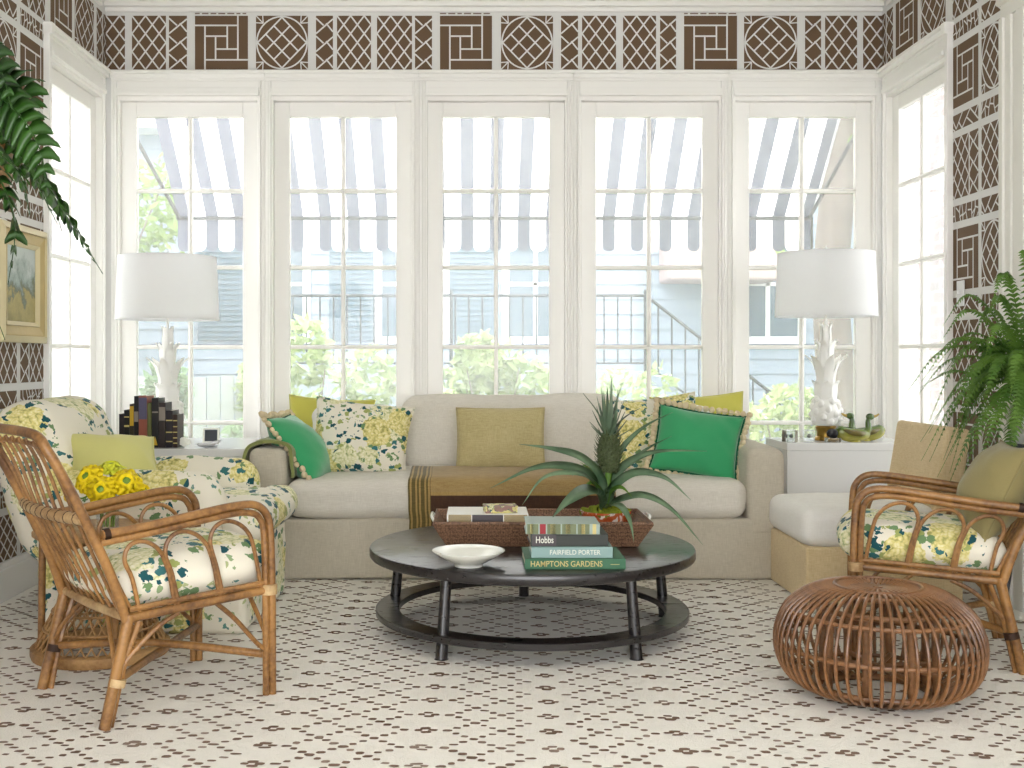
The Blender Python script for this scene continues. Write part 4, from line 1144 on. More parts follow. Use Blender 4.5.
def duck(lab, px, d, face, sc_=1.0, bowl=True):
    o = thing('duck_figurine', lab, 'figurine', ((px-XV)*d/F, d, TZ+.001), 0 if face > 0 else pi)
    m = MB()
    m.tube([(-.098,0,.072), (-.085,0,.062), (-.06,0,.045), (-.02,0,.036), (.03,0,.036), (.06,0,.044), (.074,0,.054)], .036, 18, sub=5, rf=lambda k: .12+.92*sin(pi*min(1, max(0, k))**.85)**.7 if 0 < k < 1 else .12)
    m.tube([(.055,0,.045), (.070,0,.07), (.068,0,.10), (.070,0,.122)], .020, 12, sub=5, rf=lambda k: 1-.42*k)
    m.ball((.078,0,.130), .0185, 14, sc3=(1.2,.9,.95))
    m.lathe([(.001,0),(.030,0),(.028,.006),(.024,.012),(.001,.012)], 18, (0,0,0))
    m.build('body', M['duckg'], o, angle=60)
    MB().tube([(.094,0,.130), (.112,0,.136), (.124,0,.144)], .008, 8, r1=.004).build('bill', M['gold_g'], o)
    for s in (-1, 1):
        MB().tube([(-.07,.026*s,.062), (-.03,.036*s,.050), (.02,.034*s,.044), (.045,.026*s,.046)], .014, 10, sub=4, rf=lambda k: .3+.8*sin(pi*min(1,k))).build('wing', M['duckw'], o)
M['gold_g'] = m_plain('ochre glaze', srgb(176,150,80), .25, .5, .1)
M['duckw'] = m_plain('brown streaked glaze', srgb(122,110,52), .25, .5, .3)
duck('green and yellow glazed duck facing right on the right console', 855, 5.80, 1)
duck('green glazed duck facing left, behind its twin on the right console', 865, 5.88, -1)

# ------------------------------------------------------------------ coffee table things
ty = thing('wicker_tray', 'dark woven rectangular tray with flared sides at the back of the coffee table', 'tray', (.283, 4.405, TT+.0005))
m = MB(); bw, bd_, tw, td, hh = .362, .155, .418, .195, .090
o_ = [(-bw,-bd_,0),(bw,-bd_,0),(bw,bd_,0),(-bw,bd_,0)]; q_ = [(-tw,-td,hh),(tw,-td,hh),(tw,td,hh),(-tw,td,hh)]
i_ = [(-tw+.014,-td+.014,hh),(tw-.014,-td+.014,hh),(tw-.014,td-.014,hh),(-tw+.014,td-.014,hh)]; j_ = [(-bw+.012,-bd_+.012,.010),(bw-.012,-bd_+.012,.010),(bw-.012,bd_-.012,.010),(-bw+.012,bd_-.012,.010)]
m.add(o_+q_+i_+j_, [(3,2,1,0)]+[(a,(a+1)%4,(a+1)%4+4,a+4) for a in range(4)]+[(a+4,(a+1)%4+4,(a+1)%4+8,a+8) for a in range(4)]+[(a+8,(a+1)%4+8,(a+1)%4+12,a+12) for a in range(4)]+[(12,13,14,15)])
m.build('basket_body', M['tray'], ty, smooth=False, bevel=.003)
MB().tube([(-tw+.007,-td+.007,hh+.002),(tw-.007,-td+.007,hh+.002),(tw-.007,td-.007,hh+.002),(-tw+.007,td-.007,hh+.002)], .0085, 8, closed=True).build('rim', M['tray'], ty)
for s in (-1, 1):
    MB().tube([(s*(tw-.004),-.07,hh-.004),(s*(tw+.006),-.05,hh+.012),(s*(tw+.006),.05,hh+.012),(s*(tw-.004),.07,hh-.004)], .006, 8, sub=4).build('handle', M['porcelain'], ty)
bt = TT+.012
book('white book with a checked spine, lower of the two lying in the tray', -.075, .232, 4.27, 4.50, bt, .058, M['bk_whitejk'], R(1), None, bands=[(.02, .98, M['bk_dark2'])])
book('white book with a gold checked spine on top of the pair in the tray', -.08, .232, 4.275, 4.50, bt+.0583, .050, M['bk_whitejk'], R(-.5), None, bands=[(.02, .30, M['bk_grid']), (.31, .69, M['bk_dark2']), (.70, .98, M['bk_grid'])])
M['floral_s'] = m_floral('tiny rose paper', 2.2, srgb(150,120,112), 5)
bx_ = thing('trinket_box', 'small flat floral box on the white books in the tray', 'box', (.125, 4.345, bt+.1087), R(6))
MB().box(-.062, .062, -.04, .04, 0, .020).build('box_body', M['floral_s'], bx_, smooth=False, bevel=.002)
MB().box(-.064, .064, -.042, .042, .0201, .028).build('lid', M['floral_s'], bx_, smooth=False, bevel=.002)
# shells and beads lying in the right end of the tray
for k, (dx, dy, s, lab) in enumerate(((.285, -.06, .022, 'round speckled shell in the front right corner of the tray'), (.33, .0, .020, 'small ribbed shell by the right end of the tray'), (.30, .07, .024, 'pale spiral shell behind the others at the right of the tray'))):
    o = thing('seashell', lab, 'shell', (.283+dx, 4.405+dy, TT+.0112))
    m = MB()
    for j in range(10):
        q = j/9; a = q*9; rr_ = s*(1-q*.85); m.ball((rr_*.45*cos(a), rr_*.45*sin(a), s*.5+q*s*1.3), rr_*.62, 8)
    m.build('shell', M['gilt2'] if k == 0 else M['porcelain'], o)
# bowl
bo = thing('shallow_bowl', 'shallow white porcelain bowl at the front left of the coffee table', 'bowl', ((468.5-XV)*3.86/F, 3.86, TT+.0005))
MB().lathe([(.001,.0),(.048,.0),(.050,.010),(.060,.014),(.095,.034),(.124,.052),(.1255,.055),(.123,.0555),(.09,.040),(.055,.021),(.001,.018)], 48).build('bowl_body', M['porcelain'], bo, angle=60)
for k, (a0, a1) in enumerate(((-1.0, -.55), (3.5, 3.95))):
    pts = [((.103)*cos(a0+(a1-a0)*q/6), (.103)*sin(a0+(a1-a0)*q/6), .0478) for q in range(7)]
    MB().tube(pts, .0022, 6).build('painted_stroke', M['gold_g'], bo)

# ------------------------------------------------------------------ potted bromeliad
PD = 4.43; px0 = (606-XV)*PD/F
pt = thing('potted_pineapple_plant', 'ornamental pineapple plant with long arching leaves in an orange marbled pot on the tray', 'potted plant', (px0, PD, TT+.0112))
pb = Vector(pt.location)
MB().lathe([(.001,0),(.068,0),(.074,.004),(.088,.05),(.098,.094),(.101,.098),(.101,.104),(.094,.104),(.090,.09),(.001,.088)], 36).build('pot', M['terra'], pt, angle=50)
m = MB(); r = random.Random(5)
for k in range(60):
    a = r.uniform(0, 2*pi); q = sqrt(r.random())*.088; m.ball((q*cos(a), q*sin(a), .096+.018*(1-q/.09)), r.uniform(.012,.02), 7, amp=.4, fr=60)
tag(m.build('moss', M['moss'], pt), 'yellow-green moss', 'x'); del kids(pt)[-1]['category']
def wp(px, py, d): return W(px, py, d)-pb
m = MB(); base_c = (1, 0)
def leaf(pts, w, name='leaf', mat='strap'):
    P = [wp(a, b, c) for a, b, c in pts]
    MB().ribbon(P, lambda k: w*(.55+.45*sin(pi*min(1, k*1.1+.12))) * (1 if k < .55 else max(.03, 1-((k-.55)/.45)**1.8)), fold=.35, sub=7, thick=.0025, up=Vector((0,-.85,.55))).build(name, M[mat], pt, angle=0)
c0 = (605, 505, PD)
leaf([c0, (600,478,4.40), (581,458,4.30), (552,449,4.22), (519,444,4.15)], .021)
leaf([c0, (596,482,4.42), (572,468,4.35), (535,468,4.25), (490.5,488,4.15)], .022)
leaf([c0, (598,488,4.38), (580,474,4.2), (545,477,4.1), (522,505,4.03)], .014)
leaf([(603,508,4.41), (597,494,4.33), (584,492,4.18), (566,503,4.05), (552,518,3.98)], .030)
leaf([c0, (611,478,4.46), (621,450,4.5), (644,427,4.56), (673,412,4.62)], .013)
leaf([(607,505,4.42), (612,485,4.42), (624,466,4.45), (655,452,4.5), (707,451,4.55)], .019)
leaf([(608,505,4.42), (614,487,4.36), (636,473,4.3), (665,478,4.25), (691,500,4.2)], .019)
leaf([(608,507,4.42), (622,499,4.34), (645,496,4.25), (672,510,4.15), (703,545,4.05)], .017)
leaf([(606,508,4.40), (613,505,4.27), (622,508,4.18), (630,522,4.10), (634,542,4.06)], .015)
leaf([c0, (616,476,4.52), (630,462,4.6), (650,447,4.66), (672,436,4.72)], .010)
leaf([c0, (606,480,4.5), (596,465,4.62), (585,466,4.7), (572,476,4.78)], .016)
leaf([c0, (602,490,4.45), (592,475,4.5), (590,470,4.55), (580,462,4.62)], .013, 'leaf', 'strap_g')
leaf([c0, (609,488,4.46), (615,476,4.5), (620,470,4.55), (628,472,4.6)], .013, 'leaf', 'strap_g')
leaf([c0, (600,492,4.38), (594,484,4.33), (588,484,4.3), (580,492,4.26)], .012, 'leaf', 'strap_g')
leaf([c0, (610,494,4.38), (617,488,4.33), (624,489,4.3), (632,497,4.25)], .012, 'leaf', 'strap_g')
# stem and fruit
fb = wp(609, 472, PD); ft = wp(609, 434, PD)
MB().tube([(0.0,0,.09), fb+Vector((0,0,.02))], .014, 10).build('stalk', M['strap_g'], pt)
m = MB(); hh = (ft-fb).length
m.tube([fb+(ft-fb)*k/10 for k in range(11)], .040, 16, rf=lambda k: .35+.68*sin(pi*min(1, .12+k*.80))**.8)
n = 120
for k in range(n):
    q = k/n; a = k*2.39996; rr_ = .040*(.35+.68*sin(pi*min(1, .12+q*.80))**.8)
    c = fb+(ft-fb)*q; d = Vector((cos(a), sin(a), 0)); sd = Vector((-sin(a), cos(a), 0))
    p = c+d*rr_
    m.ball(p, .0085, 6, sc3=(1,1,.8)); 
    L = .008+.012*q
    m.ribbon([p+d*.003, p+d*(.012)+Vector((0,0,L*.5)), p+d*.020+Vector((0,0,L*1.3))], lambda k_: .005*(1-k_)+.0006, fold=.3, sub=2, side=sd)
m.build('pineapple_fruit', M['pine'], pt, angle=60)
m = MB(); r = random.Random(8)
for k in range(24):
    q = k/24; a = k*2.39996; d = Vector((cos(a), sin(a), 0)); z0 = ft+Vector((0,0,-.02+.05*q)); L = .04+.15*q*r.uniform(.8,1.1); sp = .065*(1-q)**.8+.012
    m.ribbon([z0+d*.010, z0+d*(.014+sp*.4)+Vector((0,0,L*.4)), z0+d*(.012+sp)+Vector((0,0,L))], lambda k_: .0105*(1-k_**1.8)+.0006, fold=.4, sub=4, side=Vector((-sin(a), cos(a), 0)))
for (tx, ty_) in ((583, 393), (612, 388), (623, 381), (640, 408)):
    e = wp(tx, ty_, PD); m.ribbon([ft+Vector((0,0,.0)), (ft+e)/2+Vector((0,0,.012)), e], lambda k_: .011*(1-k_**1.8)+.0006, fold=.4, sub=6)
m.build('crown_leaves', M['pine_leaf'], pt, angle=60)
# ------------------------------------------------------------------ rattan armchairs
RT, RP, BI = M['rattan'], M['rattan_p'], M['binding']
def V(*a): return Vector(a)
def rattan_chair(label):
    root = thing('rattan_armchair', label, 'chair')
    # local: x forward, y left, z up; seat frame corners
    sr, sf, hy, zs, zf = -.19, .262, .252, .300, .325
    def wrap(m, p, ax, r, w=.02):
        ax = ax.normalized(); m.tube([p-ax*w/2, p+ax*w/2], r, 10)
    for s in (-1, 1):
        y = s*hy
        # rear leg: thick pole from the foot up to the seat corner, with two side rods
        m = MB(); foot = V(-.262, y*1.005, 0); top = V(sr, y, zs+.01)
        m.tube([foot, top], .0165, 10)
        m.build('leg', RT, root)
        m = MB(); d = V(.022, -.012*s, 0)
        m.tube([foot+d, V(-.215, y, .17)+d*.6, top+V(.03,0,-.02)], .0095, 8, sub=3).build('leg_rod', RT, root)
        m = MB(); wrap(m, foot.lerp(top, .40)+V(.008,0,0), top-foot, .024, .022); m.build('binding', BI if s > 0 else RP, root)
        # front leg running into the arm
        zA = .592
        arm_o = [V(sf+.008, y, 0), V(sf+.006, y, .33), V(sf+.000, y, .50), V(sf-.012, y*1.0, .555), V(sf-.05, y*1.005, .588), V(sf-.12, y*1.01, .592), V(.02, y*1.01, .578), V(-.12, y*1.005, .560), V(-.268, y*1.0, .545)]
        m = MB().tube(arm_o, .0128, 10, sub=6); m.build('arm', RT, root)
        arm_i = [p + V(-.022, 0, -.0) if i < 3 else p + V(-.004, 0, -.023) for i, p in enumerate(arm_o)]
        arm_i[3] = arm_o[3]+V(-.022,0,-.012); arm_i[4] = arm_o[4]+V(-.010,0,-.024)
        MB().tube(arm_i, .0105, 8, sub=6).build('arm_rod', RT, root)
        m = MB(); wrap(m, V(sf-.003, y, zf), V(0,0,1), .026, .03); m.build('binding', RP, root)
        m = MB(); wrap(m, V(-.255, y, .546), V(.3,0,.05), .0165, .016); m.build('binding', BI, root)
        # arches under the arm
        fx = [-.165, -.045, .098, .240]
        for k in range(3):
            a, b = fx[k]+.006, fx[k+1]-.006; w = (b-a)/2+.004; mid = (a+b)/2; ln = -.055
            zt = .545+.047*(mid+ln+.268)/.40-.042; zt = min(zt, .552)
            pts = [V(a, y, zf-.01), V(a+ln*.35-.002, y, .41)]
            for j in range(9):
                an = pi*(1-j/8); zz_ = zt-w*1.05+w*1.05*sin(an); pts.append(V(mid+w*cos(an)+ln*(zz_-zf)/(zt-zf), y, zz_))
            pts += [V(b+ln*.35+.002, y, .41), V(b, y, zf-.01)]
            MB().tube(pts, .0068, 8, sub=3).build('arm_arch', RT, root)
        # side seat rail (two rods)
        m = MB().tube([V(sr-.01, y, zs), V(sf, y, zf)], .0135, 10); m.build('seat_rail', RT, root)
        MB().tube([V(sr, y, zs+.025), V(sf-.01, y, zf+.022)], .009, 8).build('seat_rod', RT, root)
        # curved braces
        for pts in ([V(sf, y, .125), V(sf-.05, y, .17), V(sf-.12, y, .25), V(sf-.18, y, zf-.02)], [V(-.228, y, .135), V(-.19, y, .19), V(-.11, y, .26), V(-.04, y, .295)],
                    [V(sf, y, .14), V(sf, y*.82, .20), V(sf, y*.45, .29), V(sf, y*.3, .31)], [V(-.23, y, .14), V(-.22, y*.85, .19), V(-.20, y*.5, .27), V(-.195, y*.38, .29)]):
            MB().tube(pts, .0075, 8, sub=5).build('brace', RT, root)
        # back upright
        bp = [V(sr-.005, y, zs-.015), V(sr-.05, y, .42), V(sr-.108, y, .55), V(sr-.165, y, .67), V(sr-.208, y, .752), V(sr-.228, y*.975, .788), V(sr-.238, y*.90, .815), V(sr-.242, y*.72, .828), V(sr-.244, y*.4, .832), V(sr-.245, 0, .833)]
        MB().tube(bp, .0145, 12, sub=6).build('back_post', RT, root)
        bq = [V(sr+.008, y*.96, zs+.02), V(sr-.05, y*.96, .44), V(sr-.148, y*.95, .66), V(sr-.194, y*.945, .742), V(sr-.213, y*.86, .777), V(sr-.221, y*.66, .795), V(sr-.225, 0, .800)]
        MB().tube(bq, .0080, 8, sub=6).build('inner_post', RT, root)
    m = MB().tube([V(sf, -hy, zf), V(sf, hy, zf)], .0135, 10); m.build('seat_rail', RT, root)
    m = MB().tube([V(sr, -hy, zs), V(sr-.012, 0, zs), V(sr, hy, zs)], .0135, 10, sub=4); m.build('seat_rail', RP, root)
    # woven seat slats
    m = MB()
    for k in range(6):
        x = sr+.05+k*.07; m.tube([V(x, -hy, zs+.012+.025*(x-sr)/.45), V(x, hy, zs+.012+.025*(x-sr)/.45)], .008, 6)
    tag(m.build('seat_slats', RT, root), 'x', 'x'); o = [c for c in kids(root) if c.name.startswith('seat_slats')][0]; del o['label']; del o['category']
    # crossbar of the back, wrapped in pale cane with dark bindings
    cb = [V(sr-.128, -hy, .592), V(sr-.150, -hy*.5, .590), V(sr-.156, 0, .589), V(sr-.150, hy*.5, .590), V(sr-.128, hy, .592)]
    cbo = MB().tube(cb, .0175, 12, sub=6).build('back_crossbar', RP, root)
    m = MB(); P = spline(cb, 8)
    for k in range(2, len(P)-2, 3): m.tube([P[k]-V(0,.0016,0), P[k]+V(0,.0016,0)], .0188, 10)
    m.build('cane_wrap', BI, cbo)
    # spindles
    for k in range(8):
        f = -1+2*(k+.5)/8
        y0, y1 = f*hy*.86, f*hy*.93
        zt = .813-.03*abs(f)**4
        pts = [V(sr-.005, y0, zs+.01), V(sr-.055-.012*(1-f*f), y0*1.0, .43), V(sr-.128-.018*(1-f*f), (y0+y1)/2, .592), V(sr-.195, y1, .735), V(sr-.236, y1, zt)]
        MB().tube(pts, .0054, 8, sub=5).build('spindle', RT, root)
    # crossed stretchers
    MB().tube([V(-.225, -hy, .130), V(sf, hy, .120)], .0125, 10).build('stretcher', RT, root)
    MB().tube([V(-.225, hy, .130), V(.0, .01, .150), V(sf, -hy, .122)], .0125, 10, sub=4).build('stretcher', RT, root)
    # seat cushion
    X = Matrix.Translation(V(0, 0, .335)) @ Matrix.Rotation(R(-3.5), 4, 'Y')
    MB().rbox(-.215, .315, -.232, .232, .0, .105, r=.048, n=14, bulge=(.008, .006, .03), amp=.008, fr=7, seed=21, xf=X).build('seat_cushion', M['floral'], root, angle=0)
    return root
rc = rattan_chair('honey rattan armchair seen from behind at the left, its floral seat facing the sofa')
rc.location = (-.975, 3.492, .014); rc.rotation_euler = (0, 0, R(39.5))
rc2 = copy_tree(rc)
rc2['label'] = 'honey rattan armchair at the right edge holding an olive pillow, facing the coffee table'
rc2.location = (1.657, 4.006, .014); rc2.rotation_euler = (0, 0, R(162))
pillow('throw_pillow', 'olive linen pillow leaning in the right rattan armchair', .38, .36, .17, M['olive'], (1.838, 3.925, .590), (-24, 0, -102), 14)

# ------------------------------------------------------------------ rattan pouf
pf_ = thing('rattan_pouf', 'round open rattan pouf with curved ribs in front of the right armchair', 'pouf', (1.27, 3.47, .014))
RD = M['rattan_d']
prof = [(.088, .322), (.130, .330), (.175, .326), (.238, .305), (.292, .262), (.320, .205), (.327, .155), (.318, .102), (.288, .054), (.232, .022), (.160, .010)]
prof = [(a*.945 if a > .18 else a, b) for a, b in prof]
PP = spline([V(a, 0, b) for a, b in prof], 4)
NR = 60
rib0 = None
for k in range(NR):
    a = 2*pi*k/NR
    if rib0 is None: rib0 = MB().tube(PP, .0056, 8).build('rib', RD, pf_); o = rib0
    else: o = rib0.copy(); COL.objects.link(o)
    o.rotation_euler = (0, 0, a)
def ring(z, r, t, nm='ring'): MB().tube([V(r*cos(2*pi*j/64), r*sin(2*pi*j/64), z) for j in range(64)], t, 8, closed=True).build(nm, RD, pf_)
ring(.334, .128, .006); ring(.324, .172, .005); ring(.306, .092, .008); ring(.258, .272, .007); ring(.155, .300, .007); ring(.052, .262, .007); ring(.010, .152, .011, 'foot_ring'); ring(.270, .185, .009); ring(.03, .19, .009)
m = MB()
for k in range(26):
    a = 2*pi*k/26; m.tube([V(.014*cos(a), .014*sin(a), .326), V(.05*cos(a), .05*sin(a), .327), V(.094*cos(a), .094*sin(a), .322)], .0048, 6)
m.lathe([(.001,.322),(.016,.322),(.016,.333),(.001,.335)], 14)
m.build('top_weave', RD, pf_)
for k in range(8):
    a = 2*pi*(k+.3)/8
    MB().tube([V(.17*cos(a), .17*sin(a), .02), V(.165*cos(a), .165*sin(a), .28)], .0125, 10).build('inner_post', RD, pf_)
for k in range(4):
    a = pi*k/4+.2; MB().tube([V(-.18*cos(a), -.18*sin(a), .085), V(.18*cos(a), .18*sin(a), .085)], .008, 8).build('inner_brace', RD, pf_)

# ------------------------------------------------------------------ wicker side table with vase of flowers
wt = thing('wicker_side_table', 'openwork wicker pedestal side table behind the left rattan armchair', 'side table', (-1.295, 3.955, .014))
WK = M['wicker']
m = MB().lathe([(.205, 0), (.232, .0), (.236, .012), (.236, .034), (.228, .040), (.205, .040)], 48, closed=True); m.build('base_ring', WK, wt)
pfz = [(.222, .036), (.195, .09), (.163, .155), (.125, .22), (.108, .28), (.118, .34), (.155, .39), (.195, .418)]
def rad_at(z):
    for (r0, z0), (r1, z1) in zip(pfz, pfz[1:]):
        if z0 <= z <= z1: return r0+(r1-r0)*(z-z0)/(z1-z0)
    return pfz[-1][0]
m = MB()
for k in range(38):
    for s in (-1, 1):
        pts = []
        for i in range(19):
            z = .036+(.418-.036)*i/18; a = 2*pi*k/38+s*1.1*i/18; r_ = rad_at(z); pts.append(V(r_*cos(a), r_*sin(a), z))
        m.tube(pts, .0031, 5, caps=False)
for z in (.10, .158, .28, .36): m.tube([V((rad_at(z)+.002)*cos(2*pi*j/48), (rad_at(z)+.002)*sin(2*pi*j/48), z) for j in range(48)], .0048, 6, closed=True)
m.build('openwork_pedestal', WK, wt)
for k in range(3):
    a = 2*pi*k/3+pi; MB().tube([V(.212*cos(a), .212*sin(a), .03), V(.207*cos(a), .207*sin(a), .42)], .0125, 10).build('post', RT, wt)
MB().lathe([(.001, .418), (.222, .418), (.230, .424), (.230, .436), (.222, .442), (.001, .442)], 48).build('tabletop', WK, wt, angle=40)
va = thing('glass_vase', 'clear glass vase holding yellow flowers on the wicker side table', 'vase', (-1.245, 3.87, .4575))
MB().lathe([(.001,.0),(.036,.0),(.038,.004),(.038,.135),(.0405,.142),(.038,.142),(.0355,.135),(.0355,.012),(.001,.010)], 28).build('vase_body', M['vase'], va)
vb = V(-1.245, 3.87, .4575)
fl = [(90, 479, 3.84, .056, 'yellow flower with a green centre at the left of the vase', 'petal', (-.35,-.75,.5)), (102, 491, 3.79, .052, 'yellow flower with a green centre lowest and nearest in the vase', 'petal', (.05,-.9,.35)),
      (126, 484, 3.83, .056, 'yellow flower with a green centre at the right of the vase', 'petal', (.3,-.75,.55)), (111, 471, 3.92, .052, 'lemon yellow flower at the top back of the vase', 'petal_y', (.05,-.2,.95)),
      (140, 492, 3.85, .036, 'half-open yellow flower leaning out to the right of the vase', 'petal', (.8,-.3,.3)), (74, 496, 3.88, .034, 'small yellow flower hanging out to the left of the vase', 'petal', (-.8,-.4,.1))]
for px, py, d, r0, lab, mt, nrm in fl:
    c = W(px, py, d); o = thing('flower', lab, 'flower', c, group=None)
    nv = Vector(nrm).normalized(); q = nv.to_track_quat('Z', 'X').to_matrix().to_4x4()
    m = MB(); rr = random.Random(px)
    for layer, (n, rl, h) in enumerate(((15, 1.0, .010), (13, .82, .018), (11, .62, .026))):
        for k in range(n):
            a = 2*pi*(k+.5*layer)/n+rr.uniform(-.08, .08); dd = V(cos(a), sin(a), 0); sd = V(-sin(a), cos(a), 0); L = r0*rl*rr.uniform(.92, 1.06)
            m.ribbon([dd*.006+V(0,0,.004+h*.3), dd*L*.55+V(0,0,h+.006), dd*L+V(0,0,h-.006+rr.uniform(-.004,.004))], lambda k_: r0*.27*(.6+.6*sin(pi*min(1,k_*.8+.1)))*(1 if k_ < .93 else .7), fold=.12, sub=3, side=sd)
    m.xf(q).build('petals', M[mt], o, angle=0)
    m = MB().ball((0,0,.018), r0*.34, 12, amp=.3, fr=60, sc3=(1,1,.6)).xf(q); m.build('centre', M['strap_g'], o)
    st = vb+V((c.x-vb.x)*.18, (c.y-vb.y)*.1, .014)-c; nk = vb+V(max(-.03, min(.03, (c.x-vb.x)*.5)), max(-.03, min(.03, (c.y-vb.y)*.4)), .138)-c
    MB().tube([-nv*.0, -nv*.03+V(0,0,-.006), nk, (nk+st)/2, st], .0034, 7, sub=5).build('stem', M['strap_g'], o)
    if px in (102, 126, 111):
        lf = MB(); b = (nk+st)/2; 
        for a in (-.8, 1.2): lf.ribbon([b, b+V(.012*cos(a*3), -.01, .02), b+V(.02*cos(a*3), -.016, .05)], lambda k_: .007*sin(pi*min(1, k_+.1)), fold=.2, sub=3)
        lf.build('leaf', M['strap_g'], o)

# ------------------------------------------------------------------ ferns
def frond(root, pts, plen, pwid, n, mat, sub=8, name='frond', round_=False, droop=.25, curl=0, seed=0, side0=None):
    P = spline([Vector(p) for p in pts], sub); L = len(P); r = random.Random(seed)
    m = MB().tube(P, .0026 if not round_ else .0032, 5, r1=.0008)
    # cumulative lengths
    for k in range(n):
        q = (k+.6)/n; f = q*(L-1); i = min(int(f), L-2); p = P[i].lerp(P[i+1], f-i); t = (P[i+1]-P[i]).normalized()
        sd = t.cross(V(0, 0, 1)) if side0 is None else Vector(side0)-t*t.dot(Vector(side0))
        sd = sd.normalized() if sd.length > .05 else V(1,0,0)
        env = (sin(pi*min(1, q*.9+.10))**.55)*(1 if q < .75 else max(.12, 1-(q-.75)/.27))
        for s in (-1, 1):
            l = plen*env*r.uniform(.85, 1.1); w = pwid*(.4+.6*env)
            d = (sd*s*.92+t*.35).normalized(); e = p+d*l+V(0, 0, -droop*l)
            mid = p+d*l*.5+V(0, 0, .06*l+r.uniform(-.05,.05)*l)
            if round_: wf = lambda k_, w=w: w*(.35+.75*sin(pi*min(1, k_*.85+.12))) if k_ < .9 else w*.45
            else: wf = lambda k_, w=w: w*(1-k_**2*.95)
            m.ribbon([p, mid, e], wf, fold=.12, sub=3 if round_ else 1, side=(t if not round_ else (t+V(0,0,r.uniform(-.5,.5))).normalized()), thick=.0006)
    m.build(name, mat, root, smooth=round_, angle=0 if round_ else 0)
# Boston fern on a tall stand, right
fc = V(2.16, 4.28, .86)
st = thing('plant_stand', 'slim dark metal plant stand at the right edge under the fern', 'stand', (fc.x, fc.y, .014))
MB().lathe([(.001, .70), (.13, .70), (.132, .712), (.001, .712)], 32).build('top_plate', M['iron'], st)
for k in range(3):
    a = 2*pi*k/3+.4; MB().tube([V(.11*cos(a), .11*sin(a), .70), V(.07*cos(a), .07*sin(a), .35), V(.115*cos(a), .115*sin(a), .005)], .009, 8, sub=4).build('leg', M['iron'], st)
fe_ = thing('potted_fern', 'bright green Boston fern spilling in from the right edge beside the passage', 'potted plant', (fc.x, fc.y, .7275))
MB().lathe([(.001,0),(.075,0),(.08,.005),(.10,.12),(.108,.125),(.108,.145),(.098,.145),(.094,.13),(.001,.128)], 32).build('pot', M['porcelain'], fe_)
MB().lathe([(.001,.129),(.092,.131),(.001,.14)], 20).build('soil', M['soil'], fe_)
r = random.Random(12)
fp = [(-1.0,-.15,.34,.12,.46), (-.95,.2,.28,.02,.44), (-.9,-.35,.30,-.05,.42), (-1,.05,.22,-.22,.42), (-.85,-.4,.16,-.28,.38), (-.8,.4,.30,.16,.36), (-.55,-.7,.30,.05,.38), (-.6,-.75,.16,-.25,.36), (-.3,-.9,.34,.12,.34), (-.35,-.9,.14,-.22,.36),
      (-.7,.1,.46,.34,.34), (-.5,-.3,.50,.44,.26), (-.2,-.4,.50,.42,.22), (-.9,-.1,.40,.28,.38), (-.75,-.55,.36,.20,.36), (-.1,-1,.2,-.1,.36), (-.95,.3,.12,-.3,.34), (-.7,-.6,.08,-.34,.28), (-1,-.05,.12,-.34,.34), (-.4,.5,.4,.3,.24), (.2,-.9,.3,.1,.3), (-.15,-.2,.55,.55,.15),
      (-.97,.0,.33,.05,.50), (-.9,.35,.20,-.15,.40), (-.8,-.2,.26,-.12,.36), (-.6,-.2,.30,.0,.34), (-.5,-.6,.24,-.1,.30), (-.85,.15,.18,-.2,.30), (-.3,-.5,.40,.2,.28), (-.65,.3,.36,.14,.34), (-.4,-.1,.44,.34,.22), (-.2,-.8,.22,-.15,.26)]
for _ in range(22):
    a_ = r.uniform(pi*.62, pi*1.45); fp.append((cos(a_), sin(a_), r.uniform(.12,.42), r.uniform(-.35,.25), r.uniform(.24,.42)))
for k, (dx, dy, zm, ze, L) in enumerate(fp):
    d = V(dx, dy, 0).normalized(); b = V(0, 0, .13)
    pts = [b+d*.02, b+d*L*.30+V(0,0,zm*.62), b+d*L*.68+V(0,0,(zm+ze)*.5+.04), b+d*L+V(0,0,ze*.9)]
    pts = [V(p.x, p.y, p.z) for p in pts]
    frond(fe_, pts, .038, .0078, 40, M['fern'], sub=8, droop=.3, seed=k)
